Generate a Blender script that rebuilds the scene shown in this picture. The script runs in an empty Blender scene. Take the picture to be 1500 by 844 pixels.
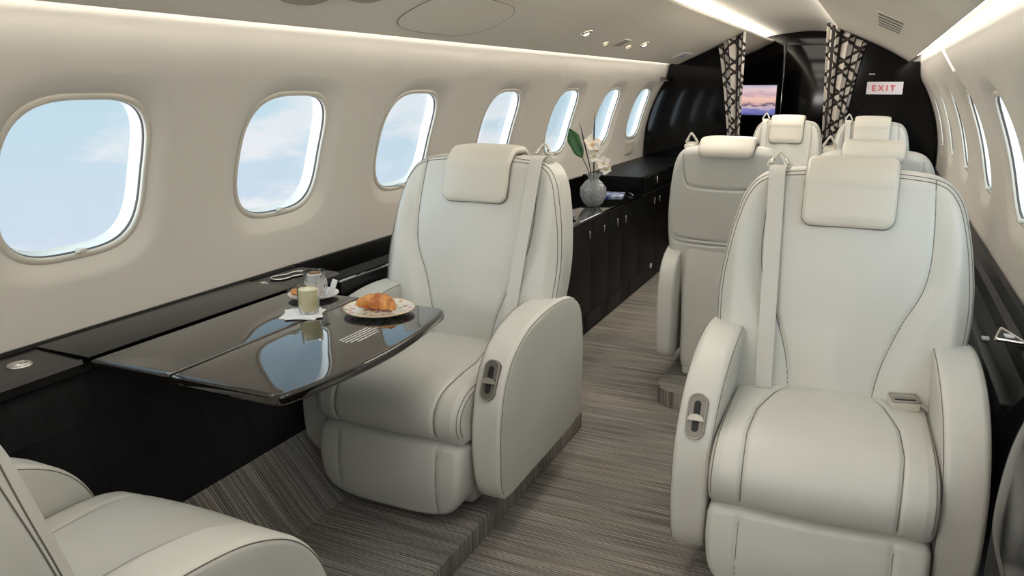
import bpy, math, random
import numpy as np
from mathutils import Vector, Matrix, Euler
random.seed(4); rng = np.random.default_rng(4)
PI = math.pi
S = bpy.context.scene
COL = S.collection

# ------------------------------------------------------------------ materials
def mat(name, col, rough=.5, metal=0, ior=1.5, coat=0, coatr=.05, spec=None, trans=0, emit=None, es=0, bump=None, var=None, sheen=0):
    m = bpy.data.materials.new(name); m.use_nodes = True
    nt = m.node_tree; b = nt.nodes['Principled BSDF']; I = b.inputs
    I['Base Color'].default_value = (*col, 1); I['Roughness'].default_value = rough
    I['Metallic'].default_value = metal; I['IOR'].default_value = ior
    I['Coat Weight'].default_value = coat; I['Coat Roughness'].default_value = coatr
    I['Transmission Weight'].default_value = trans; I['Sheen Weight'].default_value = sheen
    if emit: I['Emission Color'].default_value = (*emit, 1); I['Emission Strength'].default_value = es
    tc = nt.nodes.new('ShaderNodeTexCoord')
    if bump:
        sc, st, dist = bump
        n = nt.nodes.new('ShaderNodeTexNoise'); n.inputs['Scale'].default_value = sc; n.inputs['Detail'].default_value = 3
        bp = nt.nodes.new('ShaderNodeBump'); bp.inputs['Strength'].default_value = st; bp.inputs['Distance'].default_value = dist
        nt.links.new(tc.outputs['Object'], n.inputs['Vector']); nt.links.new(n.outputs['Fac'], bp.inputs['Height'])
        nt.links.new(bp.outputs['Normal'], I['Normal'])
    if var:
        col2, sc, mp = var
        mpn = nt.nodes.new('ShaderNodeMapping'); mpn.inputs['Scale'].default_value = mp
        n = nt.nodes.new('ShaderNodeTexNoise'); n.inputs['Scale'].default_value = sc; n.inputs['Detail'].default_value = 4
        r = nt.nodes.new('ShaderNodeValToRGB')
        r.color_ramp.elements[0].position = .35; r.color_ramp.elements[1].position = .65
        r.color_ramp.elements[0].color = (*col, 1); r.color_ramp.elements[1].color = (*col2, 1)
        nt.links.new(tc.outputs['Object'], mpn.inputs['Vector']); nt.links.new(mpn.outputs[0], n.inputs['Vector'])
        nt.links.new(n.outputs['Fac'], r.inputs['Fac']); nt.links.new(r.outputs[0], I['Base Color'])
    return m

LEATHER = mat('leather_ivory', (.665, .655, .605), .42, bump=(420, .12, .0012), var=((.64, .63, .58), 5, (1, 1, 1)))
LEATHER_W = mat('leather_headrest', (.68, .645, .565), .40, bump=(420, .12, .0012))
STITCH = mat('seam_thread', (.20, .18, .15), .7)
WEB = mat('belt_webbing', (.64, .62, .57), .5, bump=(900, .3, .001))
SHELLM = mat('sidewall', (.69, .655, .595), .55, bump=(300, .05, .001))
CEILM = mat('headliner', (.80, .755, .66), .6, bump=(300, .05, .001))
VAULT = mat('ceiling_vault', (.84, .80, .72), .6)
WHITEP = mat('window_liner', (.86, .85, .82), .4)
BEZ = mat('window_bezel', (.62, .58, .50), .35)
GASK = mat('gasket', (.10, .09, .08), .5)
BLACKG = mat('black_lacquer', (.0035, .003, .003), .06, ior=1.5, coat=.4, coatr=.03)
LEDGE = mat('black_ledge', (.004, .0036, .0034), .22, ior=1.4)
BLACKT = mat('black_lacquer_table', (.005, .004, .0035), .03, ior=1.65, coat=.7, coatr=.01, var=((.011, .008, .006), 6, (2, 30, 2)))
BLACKS = mat('black_satin', (.005, .0045, .0045), .38, ior=1.35)
BULKM = mat('black_veneer', (.0025, .0022, .0022), .08, ior=1.3)
SUEDE = mat('black_suede', (.003, .003, .003), .95, sheen=.0, var=((.008, .008, .009), 14, (1, 2.5, .6)), bump=(60, .4, .003))
CHROME = mat('chrome', (.75, .73, .70), .2, 1)
STEEL = mat('brushed_metal', (.62, .60, .56), .35, 1)
BRONZE = mat('bronze_plate', (.20, .185, .16), .45, .4)
LEVER = mat('lever_metal', (.42, .40, .36), .45, .6)
FRAME = mat('buckle_metal', (.45, .42, .37), .3, 1)
DARK = mat('dark_slot', (.01, .01, .01), .6)
PORC = mat('porcelain', (.85, .85, .83), .15, coat=.6)
NAPK = mat('paper_napkin', (.85, .85, .86), .8)
CRUST = mat('croissant_crust', (.42, .10, .015), .32, var=((.74, .36, .09), 34, (1, 1, 1)), coat=.3, bump=(60, .3, .004))
COOKIE = mat('cookie', (.55, .24, .06), .6, bump=(90, .5, .004))
LEMON = mat('lemonade', (.92, .86, .55), .25, var=((.86, .80, .46), 30, (1, 1, 1)))
FOAM = mat('milk_foam', (.85, .80, .72), .7)
COFFEE = mat('coffee', (.30, .14, .06), .4)
LEAF = mat('leaf_green', (.02, .09, .02), .35, var=((.05, .16, .04), 12, (1, 1, 1)))
STEM = mat('stem_green', (.05, .11, .04), .5)
PETAL = mat('orchid_petal', (.92, .89, .83), .6, var=((.90, .80, .68), 30, (1, 1, 1)))
PETALC = mat('orchid_heart', (.72, .50, .20), .6)
TIP = mat('strelitzia_tip', (.03, .03, .03), .5)
RED = mat('sign_red', (.75, .05, .05), .5)
SIGN = mat('sign_plate', (.80, .74, .74), .5, emit=(1, .9, .9), es=.12)
LABELW = mat('label_white', (.75, .73, .76), .5)
PRINT = mat('white_print', (.75, .75, .75), .6)
LAMPG = mat('lamp_lens', (1, .9, .7), .3, emit=(1, .80, .50), es=9)
COVE = mat('cove_led', (1, 1, 1), .5, emit=(1, .97, .92), es=17)
COVE2 = mat('cove_led_side', (1, 1, 1), .5, emit=(1, .97, .93), es=7)

def glass(name, tint=(1, 1, 1), r=.0):
    return mat(name, tint, r, trans=1, ior=1.45)
CRYSTAL = mat('crystal', (.93, .95, .97), .05, trans=.86, ior=1.5)
for nd in [CRYSTAL.node_tree]:
    v = nd.nodes.new('ShaderNodeTexVoronoi'); v.inputs['Scale'].default_value = 70
    b = nd.nodes.new('ShaderNodeBump'); b.inputs['Strength'].default_value = .7; b.inputs['Distance'].default_value = .006
    t = nd.nodes.new('ShaderNodeTexCoord'); nd.links.new(t.outputs['Object'], v.inputs['Vector'])
    nd.links.new(v.outputs['Distance'], b.inputs['Height']); nd.links.new(b.outputs[0], nd.nodes['Principled BSDF'].inputs['Normal'])
CLEAR = glass('clear_glass')

def pane_mat():
    m = bpy.data.materials.new('window_pane'); m.use_nodes = True; nt = m.node_tree; nt.nodes.clear()
    o = nt.nodes.new('ShaderNodeOutputMaterial'); mx = nt.nodes.new('ShaderNodeMixShader')
    t = nt.nodes.new('ShaderNodeBsdfTransparent'); g = nt.nodes.new('ShaderNodeBsdfGlossy'); f = nt.nodes.new('ShaderNodeMapRange'); lw = nt.nodes.new('ShaderNodeLayerWeight'); lw.inputs[0].default_value = .5; pw = nt.nodes.new('ShaderNodeMath'); pw.operation = 'POWER'; pw.inputs[1].default_value = 5; nt.links.new(lw.outputs['Facing'], pw.inputs[0]); nt.links.new(pw.outputs[0], f.inputs[0]); f.inputs[3].default_value = .01; f.inputs[4].default_value = .3
    t.inputs[0].default_value = (.97, .98, .98, 1); g.inputs['Roughness'].default_value = .02
    nt.links.new(f.outputs[0], mx.inputs[0]); nt.links.new(t.outputs[0], mx.inputs[1]); nt.links.new(g.outputs[0], mx.inputs[2])
    nt.links.new(mx.outputs[0], o.inputs[0]); return m
PANE = pane_mat()
MATTEB = mat('matte_black_veneer', (.0025, .0022, .0022), .4, ior=1.22)

def carpet_mat():
    m = bpy.data.materials.new('striped_carpet'); m.use_nodes = True; nt = m.node_tree; b = nt.nodes['Principled BSDF']
    b.inputs['Roughness'].default_value = .95; b.inputs['Specular IOR Level'].default_value = .15
    tc = nt.nodes.new('ShaderNodeTexCoord')
    def noise(sc, detail=2):
        mp = nt.nodes.new('ShaderNodeMapping'); mp.inputs['Scale'].default_value = sc
        n = nt.nodes.new('ShaderNodeTexNoise'); n.inputs['Scale'].default_value = 1; n.inputs['Detail'].default_value = detail
        nt.links.new(tc.outputs['Object'], mp.inputs[0]); nt.links.new(mp.outputs[0], n.inputs['Vector']); return n.outputs['Fac']
    a = noise((2.6, 250, 2.6), 3); c = noise((2.2, 34, 2.2)); d = noise((260, 420, 260), 1); e = noise((1.2, 5, 1.2), 1)
    def ramp(f, p0, c0, p1, c1):
        r = nt.nodes.new('ShaderNodeValToRGB'); r.color_ramp.elements[0].position = p0; r.color_ramp.elements[1].position = p1
        r.color_ramp.elements[0].color = (*c0, 1); r.color_ramp.elements[1].color = (*c1, 1); nt.links.new(f, r.inputs[0]); return r.outputs[0]
    def mix(x, y, fac, mode):
        k = nt.nodes.new('ShaderNodeMix'); k.data_type = 'RGBA'; k.blend_type = mode; k.inputs[0].default_value = fac
        nt.links.new(x, k.inputs[6]); nt.links.new(y, k.inputs[7]); return k.outputs[2]
    base = ramp(a, .38, (.15, .140, .125), .62, (.38, .36, .33))
    base = mix(base, ramp(c, .35, (.86, .86, .86), .68, (1.14, 1.13, 1.12)), 1, 'MULTIPLY')
    base = mix(base, ramp(d, .3, (.72, .72, .72), .7, (1.2, 1.2, 1.2)), 1, 'MULTIPLY')
    base = mix(base, ramp(e, .3, (.88, .90, .92), .7, (1.1, 1.06, 1.02)), 1, 'MULTIPLY')
    sp = nt.nodes.new('ShaderNodeSeparateXYZ'); nt.links.new(tc.outputs['Object'], sp.inputs[0])
    m1 = nt.nodes.new('ShaderNodeMath'); m1.operation = 'MULTIPLY'; m1.inputs[1].default_value = 2 * PI / .0085; nt.links.new(sp.outputs[1], m1.inputs[0])
    m2 = nt.nodes.new('ShaderNodeMath'); m2.operation = 'SINE'; nt.links.new(m1.outputs[0], m2.inputs[0])
    m3 = nt.nodes.new('ShaderNodeMath'); m3.operation = 'MULTIPLY_ADD'; m3.inputs[1].default_value = .38; m3.inputs[2].default_value = 1.02; nt.links.new(m2.outputs[0], m3.inputs[0])
    cb = nt.nodes.new('ShaderNodeCombineColor'); [nt.links.new(m3.outputs[0], cb.inputs[q]) for q in range(3)]
    base = mix(base, cb.outputs[0], 1, 'MULTIPLY')
    nt.links.new(base, b.inputs['Base Color'])
    bp = nt.nodes.new('ShaderNodeBump'); bp.inputs['Strength'].default_value = .6; bp.inputs['Distance'].default_value = .003
    nt.links.new(a, bp.inputs['Height']); nt.links.new(bp.outputs[0], b.inputs['Normal'])
    return m
CARPET = carpet_mat()

def curtain_mat():
    m = bpy.data.materials.new('patterned_curtain'); m.use_nodes = True; nt = m.node_tree; b = nt.nodes['Principled BSDF']
    b.inputs['Roughness'].default_value = .8
    uv = nt.nodes.new('ShaderNodeUVMap'); sep = nt.nodes.new('ShaderNodeSeparateXYZ'); nt.links.new(uv.outputs[0], sep.inputs[0])
    def M(op, a, bb=None, c=None):
        n = nt.nodes.new('ShaderNodeMath'); n.operation = op
        for i, v in enumerate((a, bb, c)):
            if v is None: continue
            if hasattr(v, 'links'): nt.links.new(v, n.inputs[i])
            else: n.inputs[i].default_value = v
        return n.outputs[0]
    P = .185; tot = None
    for ang in (0, 60, 120):
        ca, sa = math.cos(math.radians(ang)) / P, math.sin(math.radians(ang)) / P
        p = M('ADD', M('MULTIPLY', sep.outputs[0], ca), M('MULTIPLY', sep.outputs[1], sa))
        q = M('ABSOLUTE', M('SUBTRACT', M('FRACT', M('ADD', p, 50.0)), .5))        # 0..0.5
        l = M('LESS_THAN', M('ABSOLUTE', M('SUBTRACT', q, .17)), .055)
        tot = l if tot is None else M('MAXIMUM', tot, l)
    mx = nt.nodes.new('ShaderNodeMix'); mx.data_type = 'RGBA'; nt.links.new(tot, mx.inputs[0])
    mx.inputs[6].default_value = (.52, .48, .43, 1); mx.inputs[7].default_value = (.018, .013, .011, 1)
    nt.links.new(mx.outputs[2], b.inputs['Base Color']); return m
CURT = curtain_mat()

def screen_mat():
    m = bpy.data.materials.new('sunset_screen'); m.use_nodes = True; nt = m.node_tree; b = nt.nodes['Principled BSDF']
    b.inputs['Base Color'].default_value = (0, 0, 0, 1); b.inputs['Roughness'].default_value = .2
    uv = nt.nodes.new('ShaderNodeUVMap'); sep = nt.nodes.new('ShaderNodeSeparateXYZ'); nt.links.new(uv.outputs[0], sep.inputs[0])
    mp = nt.nodes.new('ShaderNodeMapping'); mp.inputs['Scale'].default_value = (2.2, 7, 1); nt.links.new(uv.outputs[0], mp.inputs[0])
    n = nt.nodes.new('ShaderNodeTexNoise'); n.inputs['Scale'].default_value = 1.3; n.inputs['Detail'].default_value = 4; nt.links.new(mp.outputs[0], n.inputs[0])
    a = nt.nodes.new('ShaderNodeMath'); a.operation = 'MULTIPLY_ADD'; nt.links.new(n.outputs[0], a.inputs[0]); a.inputs[1].default_value = .35
    s = nt.nodes.new('ShaderNodeMath'); s.operation = 'ADD'; nt.links.new(sep.outputs[1], s.inputs[0]); s.inputs[1].default_value = -.175
    nt.links.new(s.outputs[0], a.inputs[2])
    r = nt.nodes.new('ShaderNodeValToRGB'); nt.links.new(a.outputs[0], r.inputs[0]); cr = r.color_ramp
    st = [(0, (.10, .12, .35)), (.18, (.25, .25, .55)), (.27, (.75, .55, .55)), (.33, (.10, .08, .16)), (.40, (.75, .45, .42)), (.55, (.95, .62, .50)), (.7, (.62, .42, .50)), (.85, (.85, .62, .62)), (1, (.55, .50, .66))]
    cr.elements[0].position = 0; cr.elements[0].color = (*st[0][1], 1); cr.elements[1].position = 1; cr.elements[1].color = (*st[-1][1], 1)
    for p, c in st[1:-1]:
        e = cr.elements.new(p); e.color = (*c, 1)
    nt.links.new(r.outputs[0], b.inputs['Emission Color']); b.inputs['Emission Strength'].default_value = .95
    return m
SCREEN = screen_mat()
def brochure_mat():
    m = mat('blue_brochure', (.03, .05, .30), .25, var=((.75, .82, .95), 22, (1, 1, 1)))
    return m
BROCH = brochure_mat()
def floral_mat():
    m = mat('floral_rim', (.86, .85, .82), .15, coat=.6); nt = m.node_tree; b = nt.nodes['Principled BSDF']
    tc = nt.nodes.new('ShaderNodeTexCoord'); v = nt.nodes.new('ShaderNodeTexVoronoi'); v.inputs['Scale'].default_value = 62
    nt.links.new(tc.outputs['Object'], v.inputs['Vector'])
    lt = nt.nodes.new('ShaderNodeMath'); lt.operation = 'LESS_THAN'; lt.inputs[1].default_value = .42; nt.links.new(v.outputs['Distance'], lt.inputs[0])
    r = nt.nodes.new('ShaderNodeValToRGB'); nt.links.new(v.outputs['Color'], r.inputs[0]); cr = r.color_ramp; cr.interpolation = 'CONSTANT'
    cr.elements[0].color = (.62, .18, .28, 1); cr.elements[1].position = .75; cr.elements[1].color = (.70, .45, .10, 1)
    e = cr.elements.new(.3); e.color = (.30, .42, .22, 1); e = cr.elements.new(.5); e.color = (.75, .25, .38, 1); e = cr.elements.new(.62); e.color = (.85, .84, .8, 1)
    mx = nt.nodes.new('ShaderNodeMix'); mx.data_type = 'RGBA'; mx.inputs[6].default_value = (.86, .85, .82, 1)
    nt.links.new(lt.outputs[0], mx.inputs[0]); nt.links.new(r.outputs[0], mx.inputs[7]); nt.links.new(mx.outputs[2], b.inputs['Base Color'])
    return m
FLORAL = floral_mat()

# ------------------------------------------------------------------ object helpers
def link(name, me, parent=None, m=None, smooth=True):
    o = bpy.data.objects.new(name, me); COL.objects.link(o)
    if m: me.materials.append(m)
    if smooth and hasattr(me, 'polygons'): me.polygons.foreach_set('use_smooth', [True] * len(me.polygons))
    if parent: o.parent = parent
    return o
def tag(o, label=None, cat=None, group=None, kind=None):
    if label: o['label'] = label
    if cat: o['category'] = cat
    if group: o['group'] = group
    if kind: o['kind'] = kind
    return o
def thing(name, loc, label, cat, group=None, rz=0):
    o = bpy.data.objects.new(name, None); COL.objects.link(o); o.location = loc; o.rotation_euler[2] = rz
    o.empty_display_size = .05
    return tag(o, label, cat, group)
def mesh(vs, fs, name='m'):
    me = bpy.data.meshes.new(name); me.from_pydata([tuple(map(float, v)) for v in vs], [], fs); me.update(); return me

class MB:
    def __init__(s): s.v = []; s.f = []
    def add(s, vs, fs):
        n = len(s.v); s.v += [tuple(map(float, v)) for v in vs]; s.f += [tuple(i + n for i in f) for f in fs]; return s
    def box(s, x0, x1, y0, y1, z0, z1, bev=0, M=None):
        """box with chamfered edges"""
        if bev <= 0:
            vs = [(x, y, z) for x in (x0, x1) for y in (y0, y1) for z in (z0, z1)]
            fs = [(0, 1, 3, 2), (4, 6, 7, 5), (0, 4, 5, 1), (2, 3, 7, 6), (0, 2, 6, 4), (1, 5, 7, 3)]
        else:
            import bmesh
            bm = bmesh.new(); bmesh.ops.create_cube(bm, size=1)
            for v in bm.verts:
                v.co = Vector(((x0 + x1) / 2 + v.co.x * (x1 - x0), (y0 + y1) / 2 + v.co.y * (y1 - y0), (z0 + z1) / 2 + v.co.z * (z1 - z0)))
            bmesh.ops.bevel(bm, geom=bm.edges[:], offset=bev, segments=3, affect='EDGES', profile=.6)
            vs = [v.co.copy() for v in bm.verts]; bm.verts.index_update(); fs = [tuple(v.index for v in f.verts) for f in bm.faces]; bm.free()
        if M is not None: vs = [M @ Vector(v) for v in vs]
        return s.add(vs, fs)
    def prism(s, prof, y0, y1, axis='y', bevcap=True):
        """profile of 2-D points extruded; axis y: prof=(x,z), axis z: prof=(x,y), axis x: prof=(y,z)"""
        n = len(prof)
        def P(p, t): return {'y': (p[0], t, p[1]), 'z': (p[0], p[1], t), 'x': (t, p[0], p[1])}[axis]
        vs = [P(p, y0) for p in prof] + [P(p, y1) for p in prof]
        fs = [(i, (i + 1) % n, n + (i + 1) % n, n + i) for i in range(n)] + [tuple(range(n))[::-1], tuple(range(n, 2 * n))]
        return s.add(vs, fs)
    def build(s, name, m=None, parent=None, smooth=False):
        me = mesh(s.v, s.f, name)
        import bmesh
        bm = bmesh.new(); bm.from_mesh(me); bmesh.ops.recalc_face_normals(bm, faces=bm.faces[:]); bm.to_mesh(me); bm.free()
        o = link(name, me, parent, m, smooth)
        if smooth == 'auto':
            o.data.polygons.foreach_set('use_smooth', [True] * len(me.polygons)); me.set_sharp_from_angle(angle=math.radians(32))
        return o

def catmull(pts, n, closed=True):
    P = np.array(pts, float); k = len(P); out = []
    segs = k if closed else k - 1
    for i in range(segs):
        if closed: p0, p1, p2, p3 = P[i - 1], P[i], P[(i + 1) % k], P[(i + 2) % k]
        else: p0, p1, p2, p3 = P[max(i - 1, 0)], P[i], P[i + 1], P[min(i + 2, k - 1)]
        for t in np.linspace(0, 1, 24, endpoint=False):
            out.append(.5 * ((2 * p1) + (-p0 + p2) * t + (2 * p0 - 5 * p1 + 4 * p2 - p3) * t * t + (-p0 + 3 * p1 - 3 * p2 + p3) * t ** 3))
    if not closed: out.append(P[-1])
    out = np.array(out); Q = np.vstack([out, out[:1]]) if closed else out
    L = np.r_[0, np.cumsum(np.linalg.norm(np.diff(Q, axis=0), axis=1))]
    t = np.linspace(0, L[-1], n, endpoint=not closed)
    return np.stack([np.interp(t, L, Q[:, j]) for j in range(Q.shape[1])], 1)

def tube(pts, r, sides=6, closed=False, name='tube'):
    P = np.array(pts, float); n = len(P); rr = np.broadcast_to(np.array(r, float), (n,))
    T = np.roll(P, -1, 0) - np.roll(P, 1, 0) if closed else np.gradient(P, axis=0)
    T /= np.linalg.norm(T, axis=1)[:, None] + 1e-12
    ref = np.array([0, 0, 1.]) if abs(T[0][2]) < .9 else np.array([1., 0, 0])
    N = []; a = np.cross(T[0], ref); a /= np.linalg.norm(a)
    for i in range(n):
        a = a - T[i] * (a @ T[i]); a /= np.linalg.norm(a) + 1e-12; N.append(a.copy())
    vs = []; fs = []
    for i in range(n):
        b = np.cross(T[i], N[i])
        for k in range(sides):
            th = 2 * PI * k / sides; vs.append(P[i] + rr[i] * (math.cos(th) * N[i] + math.sin(th) * b))
    m = n if closed else n - 1
    for i in range(m):
        j = (i + 1) % n
        for k in range(sides):
            l = (k + 1) % sides; fs.append((i * sides + k, i * sides + l, j * sides + l, j * sides + k))
    if not closed: fs += [tuple(range(sides))[::-1], tuple((n - 1) * sides + k for k in range(sides))]
    return vs, fs

def lathe(prof, n=40, sx=1, sy=1):
    vs = []; fs = []; m = len(prof)
    for i in range(n):
        a = 2 * PI * i / n
        vs += [(r * math.cos(a) * sx, r * math.sin(a) * sy, z) for r, z in prof]
    for i in range(n):
        j = (i + 1) % n
        for k in range(m - 1): fs.append((i * m + k, j * m + k, j * m + k + 1, i * m + k + 1))
    return vs, fs

def lathe_obj(name, prof, m, parent, n=40, loc=None, sx=1, sy=1):
    o = MB(); o.add(*lathe(prof, n, sx, sy)); o = o.build(name, m, parent, True)
    import bmesh
    bm = bmesh.new(); bm.from_mesh(o.data); bmesh.ops.remove_doubles(bm, verts=bm.verts[:], dist=1e-6)
    bmesh.ops.recalc_face_normals(bm, faces=bm.faces[:]); bm.to_mesh(o.data); bm.free()
    o.data.polygons.foreach_set('use_smooth', [True] * len(o.data.polygons)); o.data.set_sharp_from_angle(angle=math.radians(50))
    if loc: o.location = loc
    return o

def segdist(U, V, line):
    L = np.array(line); d = np.full(np.broadcast(U, V).shape, 9.)
    for a, b in zip(L[:-1], L[1:]):
        ab = b - a; l2 = ab @ ab + 1e-12
        t = np.clip(((U - a[0]) * ab[0] + (V - a[1]) * ab[1]) / l2, 0, 1)
        d = np.minimum(d, np.hypot(U - a[0] - t * ab[0], V - a[1] - t * ab[1]))
    return d

def pad(outline, t, r, mapf, fd=None, bd=None, sd=None, nr=40, ns=3, na=7, name='pad'):
    """upholstered slab: 2-D outline with thickness t and rounded rims; fd/bd displace front/back faces, sd the side wall along the outline normal"""
    O = np.array(outline, float); n = len(O)
    T = np.roll(O, -1, 0) - np.roll(O, 1, 0); T /= np.linalg.norm(T, axis=1)[:, None]
    area = .5 * np.sum(O[:, 0] * np.roll(O[:, 1], -1) - np.roll(O[:, 0], -1) * O[:, 1])
    N = np.stack([T[:, 1], -T[:, 0]], 1) * (1 if area > 0 else -1)
    c = O.mean(0); B = O - N * r
    zero = lambda u, v: np.zeros_like(u)
    fd = fd or zero; bd = bd or zero
    layers = []; sides = []
    for s in np.linspace(0, 1, nr + 1)[1:-1]:
        q = c + (B - c) * s; layers.append((q, -t / 2 - bd(q[:, 0], q[:, 1])))
    for ph in np.linspace(0, PI / 2, na):
        q = B + N * r * math.sin(ph); w = -t / 2 + r * (1 - math.cos(ph)) - bd(q[:, 0], q[:, 1]) * math.cos(ph) ** 2; layers.append((q, w))
    for s in np.linspace(0, 1, ns + 2)[1:-1]:
        w0 = -t / 2 + r + (t - 2 * r) * s; q = O
        w = np.full(n, w0)
        if sd is not None: q = O + N * sd(O[:, 0], O[:, 1], w)[:, None]
        layers.append((q, w))
    for ph in np.linspace(PI / 2, 0, na):
        q = B + N * r * math.sin(ph); w = t / 2 - r * (1 - math.cos(ph)) + fd(q[:, 0], q[:, 1]) * math.cos(ph) ** 2; layers.append((q, w))
    for s in np.linspace(1, 0, nr + 1)[1:-1]:
        q = c + (B - c) * s; layers.append((q, t / 2 + fd(q[:, 0], q[:, 1])))
    cc = np.array([c]); cb = (cc, -t / 2 - bd(cc[:, 0], cc[:, 1])); cf = (cc, t / 2 + fd(cc[:, 0], cc[:, 1]))
    vs = [mapf(cb[0][:, 0], cb[0][:, 1], cb[1])] + [mapf(q[:, 0], q[:, 1], w) for q, w in layers] + [mapf(cf[0][:, 0], cf[0][:, 1], cf[1])]
    vs = np.vstack(vs); fs = []; m = len(layers)
    for i in range(n): fs.append((0, 1 + (i + 1) % n, 1 + i))
    for k in range(m - 1):
        a = 1 + k * n; b = a + n
        for i in range(n):
            j = (i + 1) % n; fs.append((a + i, a + j, b + j, b + i))
    a = 1 + (m - 1) * n; z = len(vs) - 1
    for i in range(n): fs.append((a + i, a + (i + 1) % n, z))
    o = MB(); o.v = [tuple(map(float, v)) for v in vs]; o.f = fs
    return o

def sstep(a, b, x):
    t = np.clip((x - a) / (b - a), 0, 1); return t * t * (3 - 2 * t)

# ------------------------------------------------------------------ the seat
PZ = .075                                  # platform height
def stack(*a): return np.stack([np.broadcast_to(x, np.shape(a[0])) for x in a], 1).astype(float)
def build_seat(side, label, wide=True):
    """side=+1: shoulder belt on local +x"""
    root = thing('cabin_seat', (0, 0, PZ), label, 'airplane seat', 'ivory leather cabin seats')
    Z = -PZ
    def seams(lines, parent, r=.0014):
        me = parent.data; n0 = len(me.polygons); vs = [tuple(v.co) for v in me.vertices]; fs = [tuple(p.vertices) for p in me.polygons]
        for l in lines:
            v, f = tube(l, r, 5); k = len(vs); vs += [tuple(map(float, q)) for q in v]; fs += [tuple(i + k for i in q) for q in f]
        ms = list(me.materials); new = mesh(vs, fs, me.name)
        for q in ms + [STITCH]: new.materials.append(q)
        idx = np.zeros(len(fs), dtype=np.int32); idx[n0:] = len(ms); new.polygons.foreach_set('material_index', idx)
        new.polygons.foreach_set('use_smooth', [True] * len(fs)); parent.data = new; new.update()
    # ---- backrest
    half = [(0, 0), (.16, 0), (.250, .008), (.285, .06), (.312, .14), (.333, .25), (.338, .36), (.329, .46), (.312, .555), (.286, .640), (.240, .690), (.15, .708), (0, .714)]
    out = half + [(-x, v) for x, v in half[-2:0:-1]]
    out = catmull(out, 260)
    T = .135
    def bmap(u, v, w):
        lean = .10 + .235 * v + .05 * v * v
        return stack(u, lean - w + T / 2 - .02 * (np.abs(u) / .32) ** 3 * 0, Z + .42 + v * .975)
    pan = catmull([(.100, -.02), (.108, .06), (.125, .17), (.165, .29), (.207, .38), (.222, .46), (.222, .57), (.212, .72)], 60, False)
    panL = pan * [-1, 1]
    def fd(u, v):
        a = np.abs(u); pw = np.interp(v, pan[:, 1], pan[:, 0])
        bol = sstep(0, .06, a - pw) * (1 - sstep(.285, .325, a)) * .026 * (1 - sstep(.5, .68, v) * .6)
        cen = (1 - sstep(0, pw, a)) * .012
        g = -.007 * np.exp(-(segdist(a, v, pan) / .0055) ** 2)
        return bol + cen + g
    rearU = catmull([(.235, .69), (.234, .62), (.228, .565), (.205, .537), (.12, .528), (0, .526), (-.12, .528), (-.205, .537), (-.228, .565), (-.234, .62), (-.235, .69)], 90, False)
    rear1 = catmull([(-.328, .330), (-.28, .302), (-.18, .292), (0, .290), (.18, .292), (.28, .302), (.328, .330)], 60, False)
    rear2 = rear1 - [0, .020]
    def bd(u, v):
        g = sum(-.006 * np.exp(-(segdist(u, v, l) / .005) ** 2) for l in (rearU, rear1, rear2))
        return g + .008 * (1 - (np.abs(u) / .33) ** 2)
    back = pad(out, T, .034, bmap, fd, bd, nr=60).build('backrest', LEATHER, root, True)
    fr = lambda l, off=.0012: bmap(l[:, 0], l[:, 1], T / 2 + fd(l[:, 0], l[:, 1]) + off)
    rr = lambda l: bmap(l[:, 0], l[:, 1], -T / 2 - bd(l[:, 0], l[:, 1]) - .0005)
    pp = pan[(pan[:, 1] > .012) & (pan[:, 1] < .70)]
    ui = np.array(out); c0 = ui.mean(0)
    Tn = np.roll(ui, -1, 0) - np.roll(ui, 1, 0); Tn /= np.linalg.norm(Tn, axis=1)[:, None]; Nn = np.stack([Tn[:, 1], -Tn[:, 0]], 1)
    sel = np.where(ui[:, 1] > .03)[0]
    s0 = [i for i in range(260) if ui[i, 1] > .03]
    rim = np.array([ui[i] - Nn[i] * .012 for i in s0]); rim2 = np.array([ui[i] - Nn[i] * .002 for i in s0])
    def rimmap(q, ph): return bmap(q[:, 0], q[:, 1], T / 2 - .034 * (1 - math.cos(ph)) + fd(q[:, 0], q[:, 1]) * math.cos(ph) ** 2 + .0008)
    B0 = ui - Nn * .034
    l1 = np.array([B0[i] + Nn[i] * (.034 * math.sin(.6) + .0) for i in s0]); l2 = np.array([B0[i] + Nn[i] * (.034 * math.sin(1.0)) for i in s0])
    lines = [fr(pp), fr(pp * [-1, 1]), rimmap(l1, .6), rimmap(l2, 1.0), rr(rearU[2:-2]), rr(rear1[4:-4]), rr(rear2[4:-4])]
    seams(lines, back)
    # ---- headrest: a padded sheet folded over the top
    hw = .122
    def rrect(w, h0, h1, r):
        pts = []
        for cx, cy, a0 in ((w - r, h1 - r, 0), (-w + r, h1 - r, 90), (-w + r, h0 + r, 180), (w - r, h0 + r, 270)):
            for k in range(8):
                a = math.radians(a0 + k * 90 / 7); pts.append((cx + r * math.cos(a), cy + r * math.sin(a)))
        return np.array(pts)
    def resamp(P, n):
        Q = np.vstack([P, P[:1]]); L = np.r_[0, np.cumsum(np.linalg.norm(np.diff(Q, axis=0), axis=1))]; t = np.linspace(0, L[-1], n, endpoint=False)
        return np.stack([np.interp(t, L, Q[:, 0]), np.interp(t, L, Q[:, 1])], 1)
    a = np.array([(q[1], q[2]) for q in bmap(np.zeros(20), np.linspace(.555, .685, 20), np.full(20, T / 2 + .020))])
    top = np.array([(q[1], q[2]) for q in bmap(np.zeros(1), np.array([.722]), np.zeros(1))])[0]
    b = np.array([(q[1], q[2]) for q in bmap(np.zeros(6), np.linspace(.692, .668, 6), np.full(6, -T / 2 - .014))])
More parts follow.
